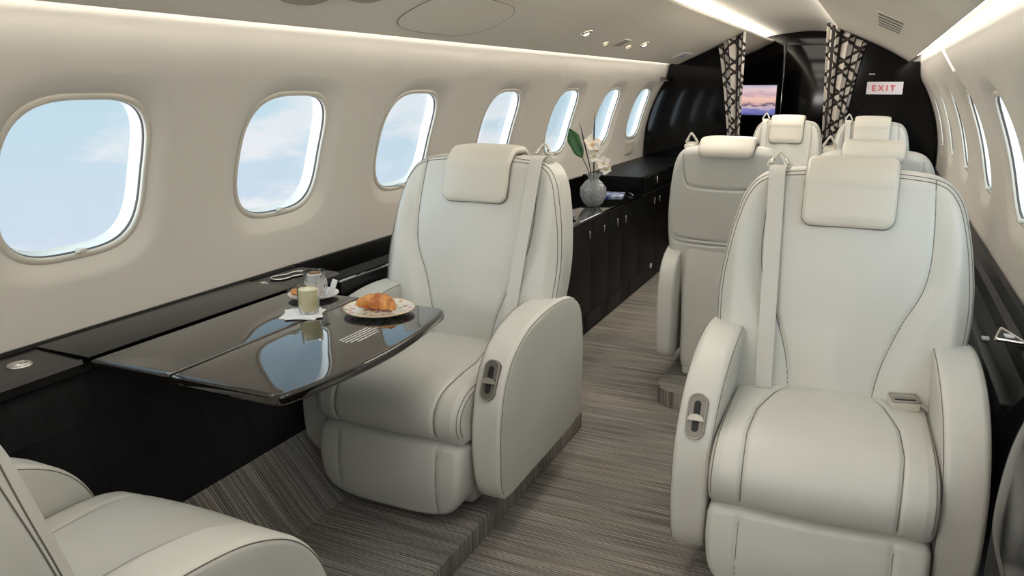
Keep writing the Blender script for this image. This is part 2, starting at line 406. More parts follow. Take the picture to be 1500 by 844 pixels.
    path = catmull([a[0], a[5], a[10], a[15], a[19], (a[19] * .45 + top * .55) + [-.010, .018], top + [0, .006], (b[0] * .45 + top * .55) + [.008, .014], b[0], b[5]], 120, False)
    PL = np.r_[0, np.cumsum(np.linalg.norm(np.diff(path, axis=0), axis=1))]
    tan = np.gradient(path, axis=0); tan /= np.linalg.norm(tan, axis=1)[:, None]; nor = np.stack([-tan[:, 1], tan[:, 0]], 1)
    def hmap(u, v, w):
        y = np.interp(v, PL, path[:, 0]); z = np.interp(v, PL, path[:, 1]); ny = np.interp(v, PL, nor[:, 0]); nz = np.interp(v, PL, nor[:, 1])
        return stack(u, y + ny * w, z + nz * w)
    ho = resamp(rrect(hw, 0, PL[-1], .03), 200)
    pil = lambda u, v: .007 * (1 - (u / hw) ** 4) * (sstep(0, .03, v))
    hr = pad(ho, .022, .010, hmap, pil, nr=40).build('headrest', LEATHER_W, root, True)
    rimh = ho * [.94, .97] + [0, PL[-1] * .015]
    seams([hmap(ho[:, 0], ho[:, 1], np.full(200, -.009))], hr, .0018)
    # ---- cushion
    prof = catmull([(-.335, .352), (-.357, .385), (-.362, .425), (-.345, .462), (-.30, .492), (-.22, .506), (-.08, .508), (.06, .503), (.14, .495), (.17, .46), (.165, .38), (.13, .345), (-.1, .335), (-.30, .335)], 150)
    CW = .506
    def cmap(u, v, w): return stack(w, u, Z + v)
    def ctr(y): return np.interp(y, [-.36, -.25, -.1, .05, .12], [.172, .178, .172, .14, .11])
    def csd(u, v, w):
        top_ = sstep(.34, .37, v)
        g = -.007 * np.exp(-((np.abs(w) - ctr(u)) / .0055) ** 2) * top_
        crown = .014 * (1 - (w / .25) ** 2) * top_
        return g + crown
    cush = pad(prof, CW, .022, cmap, sd=csd, nr=10, ns=120).build('seat_cushion', LEATHER, root, True)
    toppts = np.array([p for p in prof if p[1] > .352 and p[0] < .12]); toppts = toppts[np.argsort(np.arctan2(toppts[:, 1] - .42, toppts[:, 0] + .1))]
    pr = catmull([(-.335, .352), (-.357, .385), (-.362, .425), (-.345, .462), (-.30, .492), (-.22, .506), (-.08, .508), (.06, .503), (.14, .495)], 60, False)[2:-4]
    Tt = np.gradient(pr, axis=0); Tt /= np.linalg.norm(Tt, axis=1)[:, None]; Np = np.stack([-Tt[:, 1], Tt[:, 0]], 1)
    cl = []
    for s in (-1, 1):
        w = s * ctr(pr[:, 0]); q = pr + Np * (csd(pr[:, 0], pr[:, 1], w) + .0014)[:, None]; cl.append(cmap(q[:, 0], q[:, 1], w))
        for d, cst in ((.6, 1), (1.15, 1)):
            q = pr - Np * (.022 * (1 - math.sin(PI / 2 - d))) ; cl.append(cmap(q[:, 0], q[:, 1], np.full(len(q), s * (CW / 2 - .022 + .022 * math.sin(d)))))
    seams(cl, cush)
    # ---- leg rest
    lh = [(0, .095), (.12, .098), (.20, .118), (.238, .165), (.250, .24), (.251, .30), (.248, .320), (.228, .338), (.15, .345), (0, .345)]
    lo = catmull(lh + [(-x, z) for x, z in lh[-2:0:-1]], 180)
    def lmap(u, v, w): return stack(u, -.30 + .045 - .18 * (v - .1) * (v > 9) - w - .022 * np.sin(PI * np.clip((v - .09) / .26, 0, 1)) * np.clip(w / .085, 0, 1), Z + v)
    def lfd(u, v): return .010 * (1 - (u / .25) ** 2) - .006 * np.exp(-((np.abs(u) - .172 - .02 * sstep(.25, .1, v) * 0) / .005) ** 2)
    leg = pad(lo, .17, .020, lmap, lfd, nr=36).build('leg_rest', LEATHER, root, True)
    vv = np.linspace(.125, .312, 30)
    ll = [lmap(np.full(30, s * .172), vv, np.full(30, .085) + lfd(np.full(30, s * .172), vv) + .0005) for s in (-1, 1)]
    seams(ll, leg)
    # ---- armrests
    ap = catmull([(-.262, .165), (-.292, .22), (-.303, .32), (-.298, .42), (-.268, .515), (-.205, .590), (-.11, .640), (.0, .664), (.12, .671), (.24, .660), (.335, .628), (.385, .565), (.398, .42), (.392, .26), (.375, .19), (.31, .165), (.1, .160), (-.1, .155), (-.22, .150)], 220)
    for s in (-1, 1):
        def amap(u, v, w, s=s):
            x = s * (.306 + w * (1 - .18 * np.clip((.3 - v) / .2, 0, 1)) - .008 * np.clip((v - .45) / .2, 0, 1)); return stack(x, u, Z + v)
        adis = lambda u, v: .006 * np.clip(1 - ((u - .05) / .33) ** 2, 0, 1)
        arm = pad(ap, .096, .016, amap, adis, adis, nr=14).build('armrest', LEATHER, root, True)
        Ta = np.roll(ap, -1, 0) - np.roll(ap, 1, 0); Ta /= np.linalg.norm(Ta, axis=1)[:, None]; Na = np.stack([-Ta[:, 1], Ta[:, 0]], 1)
        ar = np.sum(ap[:, 0] * np.roll(ap[:, 1], -1) - np.roll(ap[:, 0], -1) * ap[:, 1]); Na = Na * (-1 if ar > 0 else 1)
        idx = [i for i in range(220) if ap[i, 0] < .33 and (ap[i, 1] > .20 or ap[i, 0] < -.27)]
        idx = [i for i in idx if not (ap[i, 1] < .2 and ap[i, 0] > -.2)]
        ln = []
        for d in (.55, ):
            q = np.array([ap[i] - Na[i] * .016 * (1 - math.sin(d)) for i in idx]); base = .048 - .016 * (1 - math.cos(d)) + adis(q[:, 0], q[:, 1]) * math.cos(d) ** 2 + .0006
            for sg_ in (1, -1): ln.append(amap(q[:, 0], q[:, 1], sg_ * base))
        seams(ln, arm, .0012)
        if s == side or True:
            # recessed recline control on the front of the arm
            if s == side:
                M = Matrix.Translation((s * .303, -.262, Z + .532)) @ Matrix.Rotation(math.radians(-27), 4, 'X')
                def oval(w, h, y0, y1, n=32):
                    vs = []
                    for y in (y0, y1):
                        for k in range(n):
                            a = 2 * PI * k / n; vs.append(M @ Vector((w * math.cos(a), y, (h - w) * (1 if math.sin(a) > 0 else -1) * (abs(math.sin(a)) > 1e-6) + w * math.sin(a))))
                    fs = [(k, (k + 1) % n, n + (k + 1) % n, n + k) for k in range(n)] + [tuple(range(n)), tuple(range(n, 2 * n))[::-1]]
                    return vs, fs
                cp = MB().add(*oval(.025, .060, -.0035, .012)).build('recline_control', BRONZE, arm)
                ring = [M @ Vector((.022 * math.cos(a), -.004, (.036 if math.sin(a) > 0 else -.036) + .022 * math.sin(a))) for a in np.linspace(0, 2 * PI, 36, endpoint=False)]
                ins = MB().add(*tube(ring, .0018, 6, True)).build('control_rim', LEVER, arm, True)
                MB().add(*oval(.0085, .040, -.0055, -.0030)).build('control_slot', DARK, arm)
                lev = [Vector((.021 * math.cos(a), 0, .021 * math.sin(a) * .8)) for a in np.linspace(0, PI, 16)]
                n = len(lev); vs = [M @ (v + Vector((0, y, -.012))) for y in (-.016, -.006) for v in lev]
                fs = [tuple(range(n)), tuple(range(n, 2 * n))[::-1]] + [(k, (k + 1) % n, n + (k + 1) % n, n + k) for k in range(n)]
                MB().add(vs, fs).build('recline_lever', LEVER, arm, False)
    # ---- base and rear shell
    bo = catmull([(0, .10), (.18, .10), (.225, .14), (.235, .3), (.24, .5), (.225, .67), (.15, .70), (0, .705), (-.15, .70), (-.225, .67), (-.24, .5), (-.235, .3), (-.225, .14), (-.18, .10)], 90)
    pad(bo, .08, .03, lambda u, v, w: stack(u, .262 - w, Z + v), nr=8).build('rear_shell', LEATHER, root, True)
    pb = MB().box(-.215, .215, -.20, .30, Z + PZ, Z + .20, .03); pb.box(-.23, .23, -.16, .24, Z + .19, Z + .345, .02)
    pb.build('pedestal', LEATHER, root, 'auto')
    # ---- shoulder belt and guide
    bu = side * (.183 if side < 0 else .196)
    vb = np.linspace(.0, .70, 40)
    uu = bu + side * (.012 - .03 * np.clip(vb / .7, 0, 1)) * -1
    f0 = T / 2 + np.maximum(fd(np.full(40, bu), vb), fd(np.full(40, bu) + .02, vb)) + .004
    f0 = np.maximum(f0, np.interp(vb, [0, .1, .35, .55, .70], [.095, .108, .103, .092, .086]))
    vs = []; hwid = .0225
    ctrp = bmap(uu, vb, f0)
    extra = np.array([[uu[-1], ctrp[-1][1] + .015, ctrp[-1][2] + .012], [uu[-1], ctrp[-1][1] + .045, ctrp[-1][2] + .016]])
    ctrp = np.vstack([np.array([[uu[0], ctrp[0][1] - .008, Z + .515], ]), ctrp[3:], extra])
    fs = []; tl = np.gradient(ctrp, axis=0)
    for i, p in enumerate(ctrp):
        t_ = tl[i] / np.linalg.norm(tl[i]); nrm = np.cross(t_, [1, 0, 0]); nrm /= np.linalg.norm(nrm)
        tw = side * .12
        for sx, sn in ((-1, -.0012), (1, -.0012), (1, .0012), (-1, .0012)):
            q = p + np.array([sx * hwid, 0, 0]) + nrm * (sn + sx * tw * .0); vs.append(q)
    n = len(ctrp)
    for i in range(n - 1):
        for k in range(4): fs.append((i * 4 + k, i * 4 + (k + 1) % 4, i * 4 + 4 + (k + 1) % 4, i * 4 + 4 + k))
    fs += [(0, 1, 2, 3), tuple(4 * n - 4 + k for k in (3, 2, 1, 0))]
    MB().add(vs, fs).build('shoulder_belt', WEB, root, 'auto')
    gx = uu[-1]; tp = bmap(np.array([gx]), np.array([.705]), np.array([.0]))[0]
    tri = catmull([(gx - .030, tp[1] - .028, tp[2] + .008), (gx - .018, tp[1] - .018, tp[2] + .030), (gx - .004, tp[1] - .008, tp[2] + .046), (gx + .004, tp[1] - .008, tp[2] + .046), (gx + .018, tp[1] - .018, tp[2] + .030), (gx + .030, tp[1] - .028, tp[2] + .008)], 40)
    gdm = MB().add(*tube(tri, .0052, 8, True)); g = gdm.build('belt_guide', LEATHER_W, root, True)
    tab = MB().box(gx - .030, gx + .030, tp[1] - .040, tp[1] + .02, tp[2] - .014, tp[2] + .005, .006).build('guide_tab', LEATHER_W, g, 'auto')
    for s in (-1, 1):
        MB().add(*tube([(gx + s * .027, tp[1] - .032, tp[2] + .012), (gx + s * .017, tp[1] - .024, tp[2] + .028)], .0052, 8)).build('guide_clip', CHROME, g, True)
    # ---- buckle on the cushion, opposite side
    bx = -side * .187
    M = Matrix.Translation((bx, .075, Z + .522)) @ Matrix.Scale(1.22, 4) @ Matrix.Rotation(-side * math.radians(12), 4, 'Z') @ Matrix.Rotation(math.radians(8), 4, 'X')
    k = MB().box(-.030, .030, -.024, .020, -.010, .012, .006, M).build('buckle', LEATHER_W, root, 'auto')
    rg = [M @ Vector(p) for p in catmull([(-.027, -.022, .014), (.027, -.022, .014), (.027, .012, .014), (-.027, .012, .014)], 40)]
    MB().add(*tube([M @ Vector(p) for p in resamp3([(-.027, -.022, .013), (.027, -.022, .013), (.027, .014, .013), (-.027, .014, .013)])], .0035, 6, True)).build('buckle_frame', FRAME, k, True)
    MB().box(-.022, .022, -.018, -.012, .0115, .0135, .0005, M).build('buckle_opening', DARK, k)
    MB().box(-.022, .022, -.010, .004, .010, .015, .002, M).build('buckle_tongue', FRAME, k, 'auto')
    MB().add(*tube(catmull([tuple(M @ Vector((-side * .026, 0, 0))), (bx - side * .050, .08, Z + .515), (bx - side * .066, .085, Z + .50)], 12, False), .006, 6)).build('buckle_strap', WEB, root, True)
    return root
def resamp3(P, n=40):
    P = np.array(P + [P[0]], float); L = np.r_[0, np.cumsum(np.linalg.norm(np.diff(P, axis=0), axis=1))]; t = np.linspace(0, L[-1], n, endpoint=False)
    return np.stack([np.interp(t, L, P[:, j]) for j in range(3)], 1)
def copy_tree(o, parent=None):
    c = o.copy(); COL.objects.link(c)
    if parent: c.parent = parent
    for ch in [x for x in o.children]: copy_tree(ch, c)
    return c

seatL = build_seat(1, 'ivory leather seat facing the camera behind the black dining table, by the windows')
seatL.location = (-.532, 2.155, PZ); seatL.rotation_euler[2] = math.radians(-.3)
seatR = build_seat(-1, 'large ivory leather seat facing the camera on the right, silver buckle on its cushion')
seatR.location = (.657, 2.15, PZ); seatR.rotation_euler[2] = math.radians(1.2)
def place(src, x, y, rz, label, sx=1):
    c = copy_tree(src); c.location = (x, y, PZ); c.rotation_euler = (0, 0, rz); c.scale = (sx, 1, 1); c['label'] = label
    if sx < 1:
        for ch in c.children:
            if ch.name.startswith('headrest'): ch.scale = (1.22, 1, 1)
    return c
s0 = place(seatL, -.495, .742, PI, 'ivory leather seat facing away in the bottom left corner, only arms and cushion showing')
for ch in list(s0.children_recursive):
    if ch.name.split('.')[0] in ('recline_control', 'control_rim', 'control_slot', 'recline_lever'): bpy.data.objects.remove(ch)
place(seatL, .165, 3.66, PI, 'ivory leather seat seen from behind, nearer the left credenza, in the middle row', .735)
place(seatL, .700, 3.66, PI, 'ivory leather seat seen from behind, just beyond the large right-hand seat', .735)
place(seatR, .140, 5.52, 0, 'distant ivory leather seat facing the camera before the left curtain and screen', .74)
place(seatR, .675, 5.52, 0, 'distant ivory leather seat facing the camera before the dark wall with the EXIT sign', .74)

# ------------------------------------------------------------------ shell
CX, ZC, R = .02, .80, 1.11
def wx(s, z):
    if z > 1.40: return CX + s * (math.sqrt(R * R - .36) - (z - 1.40) * .10)
    return CX + s * math.sqrt(R * R - (z - ZC) ** 2)
def wn(s, z):                                # outward normal
    z = min(z, 1.4); x = wx(s, z) - CX; return (x / R, (z - ZC) / R)
Y0, Y1, YB, YR = -1.7, 6.60, 6.60, 8.35
winL = [-.27, .50, 1.305, 2.05, 2.805, 3.675, 4.575, 5.445, 6.27]
winR = [-.27, .50, 1.28, 2.05, 2.805, 3.675, 4.575, 5.445, 6.27]
WZ, WA, WB = 1.122, .205, .195
ZL, ZT = .70, 1.56
def sup(a, aa, bb, e=3.3):
    c, s = math.cos(a), math.sin(a); r = (abs(c / aa) ** e + abs(s / bb) ** e) ** (-1 / e); return r * c, r * s
def wall(s, centers, name):
    mb = MB(); edges = [Y0] + [(a + b) / 2 for a, b in zip(centers[:-1], centers[1:])] + [Y1]
    edges[-1] = YR
    nz, ny = 24, 16
    def P(y, z, d): nx_, nz_ = wn(s, z); return (wx(s, z) + nx_ * d, y, z + nz_ * d)
    for i, yc in enumerate(centers):
        y0, y1 = edges[i], edges[i + 1]
        if i == len(centers) - 1:            # plain panel aft of the last window
            ye = yc + .33
            g = [[P(y, z, 0) for z in np.linspace(ZL, ZT, nz + 1)] for y in (ye, y1)]
            mb.add(g[0] + g[1], [(k, k + 1, nz + 2 + k, nz + 1 + k) for k in range(nz)]); y1 = ye
        if i == 0:
            ys = yc - .38
            g = [[P(y, z, 0) for z in np.linspace(ZL, ZT, nz + 1)] for y in (y0, ys)]
            mb.add(g[0] + g[1], [(k, k + 1, nz + 2 + k, nz + 1 + k) for k in range(nz)]); y0 = ys
        per = [(y, ZL) for y in np.linspace(y0, y1, ny + 1)[:-1]] + [(y1, z) for z in np.linspace(ZL, ZT, nz + 1)[:-1]] + \
              [(y, ZT) for y in np.linspace(y1, y0, ny + 1)[:-1]] + [(y0, z) for z in np.linspace(ZT, ZL, nz + 1)[:-1]]
        n = len(per); rows = []
        fl = .062
        rings = [('r', t) for t in (0, .25, .5, .75)] + [('o', t) for t in np.linspace(0, 1, 12)]
        for kind, t in rings:
            row = []
            for (y, z) in per:
                a = math.atan2(z - WZ, y - yc); oy, oz = sup(a, WA + fl, WB + fl)
                if kind == 'r': row.append(P(y + (yc + oy - y) * t, z + (WZ + oz - z) * t, 0))
                else:
                    q = t; off = fl * (1 - q); oy, oz = sup(a, WA + off, WB + off)
                    d = .022 * (q * q * (3 - 2 * q) * .5 + .5 * q ** 3); row.append(P(yc + oy, WZ + oz, d))
            rows.append(row)
        vs = [p for r_ in rows for p in r_]; fs = []
        for k in range(len(rows) - 1):
            for j in range(n): fs.append((k * n + j, k * n + (j + 1) % n, (k + 1) * n + (j + 1) % n, (k + 1) * n + j))
        mb.add(vs, fs)
    import bmesh
    me = mesh(mb.v, mb.f, name); bm = bmesh.new(); bm.from_mesh(me); bmesh.ops.remove_doubles(bm, verts=bm.verts[:], dist=1e-5)
    bmesh.ops.recalc_face_normals(bm, faces=bm.faces[:]); bm.to_mesh(me); bm.free()
    o = link(name, me, None, SHELLM); tag(o, kind='structure'); return o
wall(-1, winL, 'wall_left'); wall(1, winR, 'wall_right')

def window(s, yc, num):
    root = bpy.data.objects.new('window_%d' % num, None); COL.objects.link(root); root['kind'] = 'structure'
    root.location = (wx(s, WZ), yc, WZ); L = Vector(root.location)
    def P(y, z, d): d -= .008; nx_, nz_ = wn(s, z); return Vector((wx(s, z) + nx_ * d, y, z + nz_ * d)) - L
    n = 96
    def loft(name, spec, m, sm=True):
        vs = []; fs = []
        for off, d in spec:
            for k in range(n):
                oy, oz = sup(2 * PI * k / n, WA + off, WB + off); vs.append(P(yc + oy, WZ + oz, d))
        for i in range(len(spec) - 1):
            for k in range(n): fs.append((i * n + k, i * n + (k + 1) % n, (i + 1) * n + (k + 1) % n, (i + 1) * n + k))
        o = MB().add(vs, fs).build(name, m, root, sm); return o
    loft('window_bezel', [(.006, .032), (.005, .026), (.001, .023), (-.005, .0225), (-.009, .0245), (-.010, .028), (-.0105, .036)], BEZ)
    loft('gasket', [(-.0095, .031), (-.0125, .033), (-.0128, .038)], GASK)
    loft('window_liner', [(-.0125, .036), (-.012, .050), (-.013, .066), (-.018, .074)], WHITEP)
    vs = []
    for d in (.068, .071):
        for k in range(n):
            oy, oz = sup(2 * PI * k / n, WA - .012, WB - .012); vs.append(P(yc + oy, WZ + oz, d))
    MB().add(vs, [tuple(range(n)), tuple(range(n, 2 * n))[::-1]] + [(k, (k + 1) % n, n + (k + 1) % n, n + k) for k in range(n)]).build('pane', PANE, root)
    kb = MB(); p = P(yc + .01, WZ - WB + .016, .020)
    kb.box(p.x - .010, p.x + .010, p.y - .011, p.y + .011, p.z - .004, p.z + .006, .003); kb.build('shade_tab', BEZ, root, 'auto')
k = 1
for y in winL: window(-1, y, k); k += 1
for y in winR: window(1, y, k); k += 1

def sweep(name, prof, y0, y1, m, thick=None, smooth='auto', kind='structure', parent=None):
    """open polyline (x,z) swept along y, given a small thickness"""
    P = np.array(prof, float); th = thick or .006
    T = np.gradient(P, axis=0); T /= np.linalg.norm(T, axis=1)[:, None]; N = np.stack([-T[:, 1], T[:, 0]], 1)
    Q = np.vstack([P, (P + N * th)[::-1]])
    o = MB().prism([tuple(q) for q in Q], y0, y1).build(name, m, parent, smooth)
    if kind: tag(o, kind=kind)
    return o
# overhead panels either side, the vault between
HL = (-.83, 1.515); HR = (.87, 1.517)
left_prof = catmull([(-.842, 1.535), (-.838, 1.517), (-.825, 1.510), (-.80, 1.520), (-.63, 1.597), (-.45, 1.676), (-.33, 1.735), (-.300, 1.748), (-.292, 1.758), (-.300, 1.768)], 60, False)
sweep('ceiling_panel_left', left_prof, Y0, YR, CEILM, .008)
right_prof = catmull([(.375, 1.768), (.368, 1.758), (.378, 1.748), (.41, 1.735), (.52, 1.690), (.70, 1.608), (.84, 1.528), (.865, 1.512), (.878, 1.519), (.882, 1.537)], 60, False)
sweep('ceiling_panel_right', right_prof, Y0, YR, CEILM, .008)
vault = catmull([(-.46, 1.775), (-.35, 1.806), (-.2, 1.828), (.04, 1.848), (.28, 1.828), (.43, 1.806), (.54, 1.775)], 40, False)
sweep('ceiling', vault, Y0, YR, VAULT, .01)
# closure above the side gap
sweep('trim_1', [(-.900, 1.556), (-.80, 1.60), (-.70, 1.64), (-.46, 1.775)], Y0, YR, CEILM, .006)
sweep('trim_2', [(.54, 1.775), (.74, 1.64), (.84, 1.60), (.940, 1.556)], Y0, YR, CEILM, .006)
# cove light strips
def strip(name, x0, x1, z0, z1, y0, y1, m, label):
    o = MB().box(x0, x1, y0, y1, z0, z1).build(name, m); tag(o, label, 'light strip', 'cove light strips'); return o
strip('cove_light', -.385, -.345, 1.762, 1.766, Y0 + .1, YR - .06, COVE, 'long white light strip along the upper left edge of the ceiling vault')
strip('cove_light', .425, .465, 1.762, 1.766, Y0 + .1, YR - .06, COVE, 'long white light strip along the upper right edge of the ceiling vault')
strip('cove_light', -.878, -.860, 1.552, 1.557, Y0 + .1, YB - .05, COVE2, 'thin light strip in the gap above the left windows')
strip('cove_light', .902, .920, 1.552, 1.557, Y0 + .1, YB - .05, COVE2, 'thin light strip in the gap above the right windows')

# ------------------------------------------------------------------ floor, platforms, bulkheads
def plain(name, bm, m, kind='structure', sm=False):
    o = bm.build(name, m, None, sm); tag(o, kind=kind); return o
plain('floor', MB().box(-1.0, 1.05, Y0, YR, -.03, 0), CARPET)
def platform(x0, x1, y0, y1, r=.02, rc=.0):
    mb = MB().box(x0, x1, y0, y1, 0, PZ, .012); return mb
pl = platform(-.95, -.262, Y0 + .01, 2.80); plain('floor_platform', pl, CARPET, sm='auto')
pl = platform(.365, .99, Y0 + .01, 2.68); plain('floor_platform', pl, CARPET, sm='auto')
# far platform with rounded front corner
pts = [(.99, 3.14)] + [(-.0 + .04 - .10 * math.sin(a) * 1 - 0, 3.24 - .10 * math.cos(a)) for a in np.linspace(0, PI / 2, 10)] + [(-.06, 5.95), (.99, 5.95)]
plain('floor_platform', MB().prism(pts, 0, PZ, 'z'), CARPET)
# carpeted ramp along the left side wall
plain('floor_ramp', MB().prism([(-.715, PZ - .002), (-.755, PZ + .035), (-.885, .262), (-.99, .30), (-.99, PZ - .002)], Y0 + .02, 2.80), CARPET)
plain('wall_lower_left', MB().box(-1.13, -1.087, Y0, YR, -.03, .703), BULKM)
plain('wall_lower_right', MB().box(1.124, 1.17, Y0, YR, -.03, .703), BULKM)
plain('wall_front', MB().box(-1.12, 1.16, Y0 - .04, Y0, -.03, 1.9), SHELLM)
# bulkhead panels, glossy black
def bulk(name, x0, x1, y0, y1, topf, n=24):
    xs = np.linspace(x0, x1, n); prof = [(x, topf(x)) for x in xs]; prof = [(x0, 0)] + prof + [(x1, 0)]
    return MB().prism(prof, y0, y1)
def undL(x): return float(np.interp(x, left_prof[5:-3, 0], left_prof[5:-3, 1])) - .002
def topL(x):
    if x < -.914: return ZC + math.sqrt(max(R * R - (x - CX) ** 2, 0)) - .006 if x > CX - R else .8
    return undL(max(x, -.82))
rp = right_prof[right_prof[:, 0].argsort()]
def topR(x):
    if x > .954: return ZC + math.sqrt(max(R * R - (x - CX) ** 2, 0)) - .006
    return float(np.interp(min(x, .86), rp[:, 0], rp[:, 1])) - .003
plain('wall_bulkhead_left', bulk('b', -1.07, -.37, YB, YB + .05, topL), BULKM)
plain('wall_bulkhead_right', bulk('b', .44, 1.11, YB, YB + .05, topR, 40), BULKM)
def topRear(x): return 1.846 - .30 * (x - .04) ** 2
plain('wall_back', MB().box(-1.12, 1.16, YR, YR + .05, 0, 1.9), BULKM)
plain('wall_aft_cabin_left', MB().box(-1.0, -.60, YB + .06, YR, 0, 1.50, .004), BULKM)
plain('wall_aft_cabin_right', MB().box(.62, 1.0, YB + .06, YR, 0, 1.50, .004), BULKM)
# aft door leaf with its frame
dr = bpy.data.objects.new('door_1', None); COL.objects.link(dr); dr['kind'] = 'structure'; dr.location = (.1, YR - .02, 0)
MB().box(-.27, .27, -.02, .012, .02, 1.72, .006).build('door_leaf', BULKM, dr, 'auto')
MB().box(-.295, -.272, -.03, .012, .02, 1.76, .004).box(.272, .295, -.03, .012, .02, 1.76, .004).build('door_frame', BLACKG, dr, 'auto')
MB().box(.20, .22, -.045, -.02, .92, 1.04, .006).build('door_handle', STEEL, dr, 'auto')

# ------------------------------------------------------------------ left side console and ledge
t = thing('side_console', (-1.0, 1.0, 0), 'long black console running under the left windows, with suede side panel', 'console')
def rel(o, p): return o
def part(mb, name, m, parent, sm='auto'):
    """mesh given in world coordinates, parented to a thing"""
    o = mb.build(name, m, parent, sm); l = Vector(parent.location)
    if parent.parent: l = l + Vector(parent.parent.location)
    M = Matrix.Translation(l)
    if abs(parent.rotation_euler[2]) > 1e-6: M = M @ Matrix.Rotation(parent.rotation_euler[2], 4, 'Z')
    o.data.transform(M.inverted()); return o
part(MB().prism([(-1.084, .750), (-1.078, .750), (-1.075, .742), (-.905, .7395), (-.894, .732), (-.894, .712), (-.905, .704), (-1.084, .704)], Y0 + .02, 2.10), 'ledge_top', LEDGE, t)
part(MB().prism([(-.915, .706), (-.908, .60), (-.904, .590), (-.908, .58), (-.900, .45), (-.89, .262), (-.945, .262), (-.99, .706)], Y0 + .02, 2.80), 'suede_panel', SUEDE, t, False)
# recess with stepped bin and the armrest control panel
part(MB().box(-1.075, -.93, 2.10, 2.98, .60, .655, .003).box(-1.084, -1.070, 2.10, 2.98, .65, .750, .004), 'storage_bin', BLACKS, t)
part(MB().box(-.945, -.915, 2.40, 2.98, .60, .70, .004), 'bin_lip', BLACKG, t)
cpn = part(MB().box(-1.005, -.894, 2.104, 2.42, .655, .700, .004), 'control_panel', BLACKS, t)
def sub(mb, name, m, parent, root, sm='auto'):
    o = mb.build(name, m, parent, sm); o.data.transform(Matrix.Translation(-Vector(root.location))); return o
def frame_rect(x0, x1, y0, y1, z, r=.0018):
    return MB().add(*tube(resamp3([(x0, y0, z), (x1, y0, z), (x1, y1, z), (x0, y1, z)], 60), r, 6, True))
sub(frame_rect(-.998, -.902, 2.112, 2.25, .701), 'panel_bezel', STEEL, cpn, t)
sub(frame_rect(-.998, -.902, 2.265, 2.41, .701), 'panel_bezel', STEEL, cpn, t)
sub(MB().box(-.985, -.912, 2.125, 2.215, .700, .7015), 'display', mat('lit_display', (.5, .5, .5), .3, emit=(.9, .95, 1), es=.35), cpn, t, False)
sb = MB()
for i in range(4):
    for j in range(3): sb.box(-.980 + i * .018, -.970 + i * .018, 2.132 + j * .028, 2.150 + j * .028, .7015, .7025)
sub(sb, 'display_button', DARK, cpn, t, False)
# chrome ring of the double cup holder
def fig8(cx, cy, z, r, sep, ang, n=80):
    pts = []
    for k in range(n):
        a = 2 * PI * k / n; rr = math.sqrt(sep ** 2 * math.cos(2 * a) + math.sqrt((r ** 2) ** 2 * 1.0 - sep ** 4 * math.sin(2 * a) ** 2)) if (r ** 4 - sep ** 4 * math.sin(2 * a) ** 2) > 0 else r
        x, y = rr * math.cos(a), rr * math.sin(a); pts.append((cx + x * math.cos(ang) - y * math.sin(ang), cy + x * math.sin(ang) + y * math.cos(ang), z))
    return pts
ch = thing('cup_holder', (-1.000, 1.975, .7408), 'double round cup holder with a thin chrome rim, set in the ledge near the table', 'cup holder')
f8 = fig8(0, 0, .004, .050, .0462, math.radians(78))
MB().add(*tube(f8, .0032, 8, True)).build('rim', CHROME, ch, True)
MB().add([(p[0], p[1], .0025) for p in f8] + [(p[0], p[1], -.001) for p in f8], [tuple(range(80)), tuple(range(80, 160))[::-1]] + [(i, (i + 1) % 80, 80 + (i + 1) % 80, 80 + i) for i in range(80)]).build('well', DARK, ch)
def disc(loc, r, label, name='air_outlet'):
    d = thing(name, loc, label, 'air outlet', 'round metal outlets in the left ledge')
    lathe_obj('flange', [(0, .003), (r * .62, .003), (r * .64, .0045), (r * .70, .0045), (r * .74, .003), (r * .95, .0025), (r, 0), (0, 0)], STEEL, d, 40)
    lathe_obj('button', [(0, .006), (r * .42, .0055), (r * .46, .003), (0, .003)], CHROME, d, 30)
    return d
disc((-.995, 1.055, .7408), .026, 'round metal outlet in the ledge at the left edge, near corner of the table')
disc((-1.012, 1.862, .7410), .016, 'smaller round metal outlet in the ledge beside the double cup holder')

# ------------------------------------------------------------------ folding table
tb = thing('dining_table', (-.70, 1.55, .66), 'glossy black fold-out table with curved aisle edge, laid for breakfast', 'table')
TZ = .742
def tt(x, y): k = (1.35 - TZ) / (1.35 - .718); return (.70 + (x - .70) * k, y * k)
edge = catmull([(-.412, 1.193), (-.385, 1.197), (-.370, 1.225), (-.350, 1.33), (-.336, 1.45), (-.334, 1.58), (-.348, 1.73), (-.372, 1.87), (-.388, 1.912), (-.415, 1.925)], 60, False)
def leaf(pts, name):
    mb = MB(); n = len(pts); P = np.array([tt(*p) for p in pts]); c = P.mean(0)
    T_ = np.roll(P, -1, 0) - np.roll(P, 1, 0); T_ /= np.linalg.norm(T_, axis=1)[:, None]; N_ = np.stack([T_[:, 1], -T_[:, 0]], 1)
    ar = np.sum(P[:, 0] * np.roll(P[:, 1], -1) - np.roll(P[:, 0], -1) * P[:, 1]); N_ *= (1 if ar > 0 else -1)
    lay = [(-.010, TZ - .026), (-.004, TZ - .025), (-.0, TZ - .020), (0, TZ - .009), (-.002, TZ - .0035), (-.006, TZ - .0005), (-.010, TZ)]
    vs = []; fs = []
    for off, z in lay: vs += [(p[0], p[1], z) for p in P + N_ * off]
    for i in range(len(lay) - 1):
        for k in range(n): fs.append((i * n + k, i * n + (k + 1) % n, (i + 1) * n + (k + 1) % n, (i + 1) * n + k))
    fs += [tuple(range(n)), tuple((len(lay) - 1) * n + k for k in range(n))[::-1]]
    o = part(mb.add(vs, fs), name, BLACKT, tb, 'auto'); return o
def straight(a, b, n): return [(a[0] + (b[0] - a[0]) * t, a[1] + (b[1] - a[1]) * t) for t in np.linspace(0, 1, n, endpoint=False)]
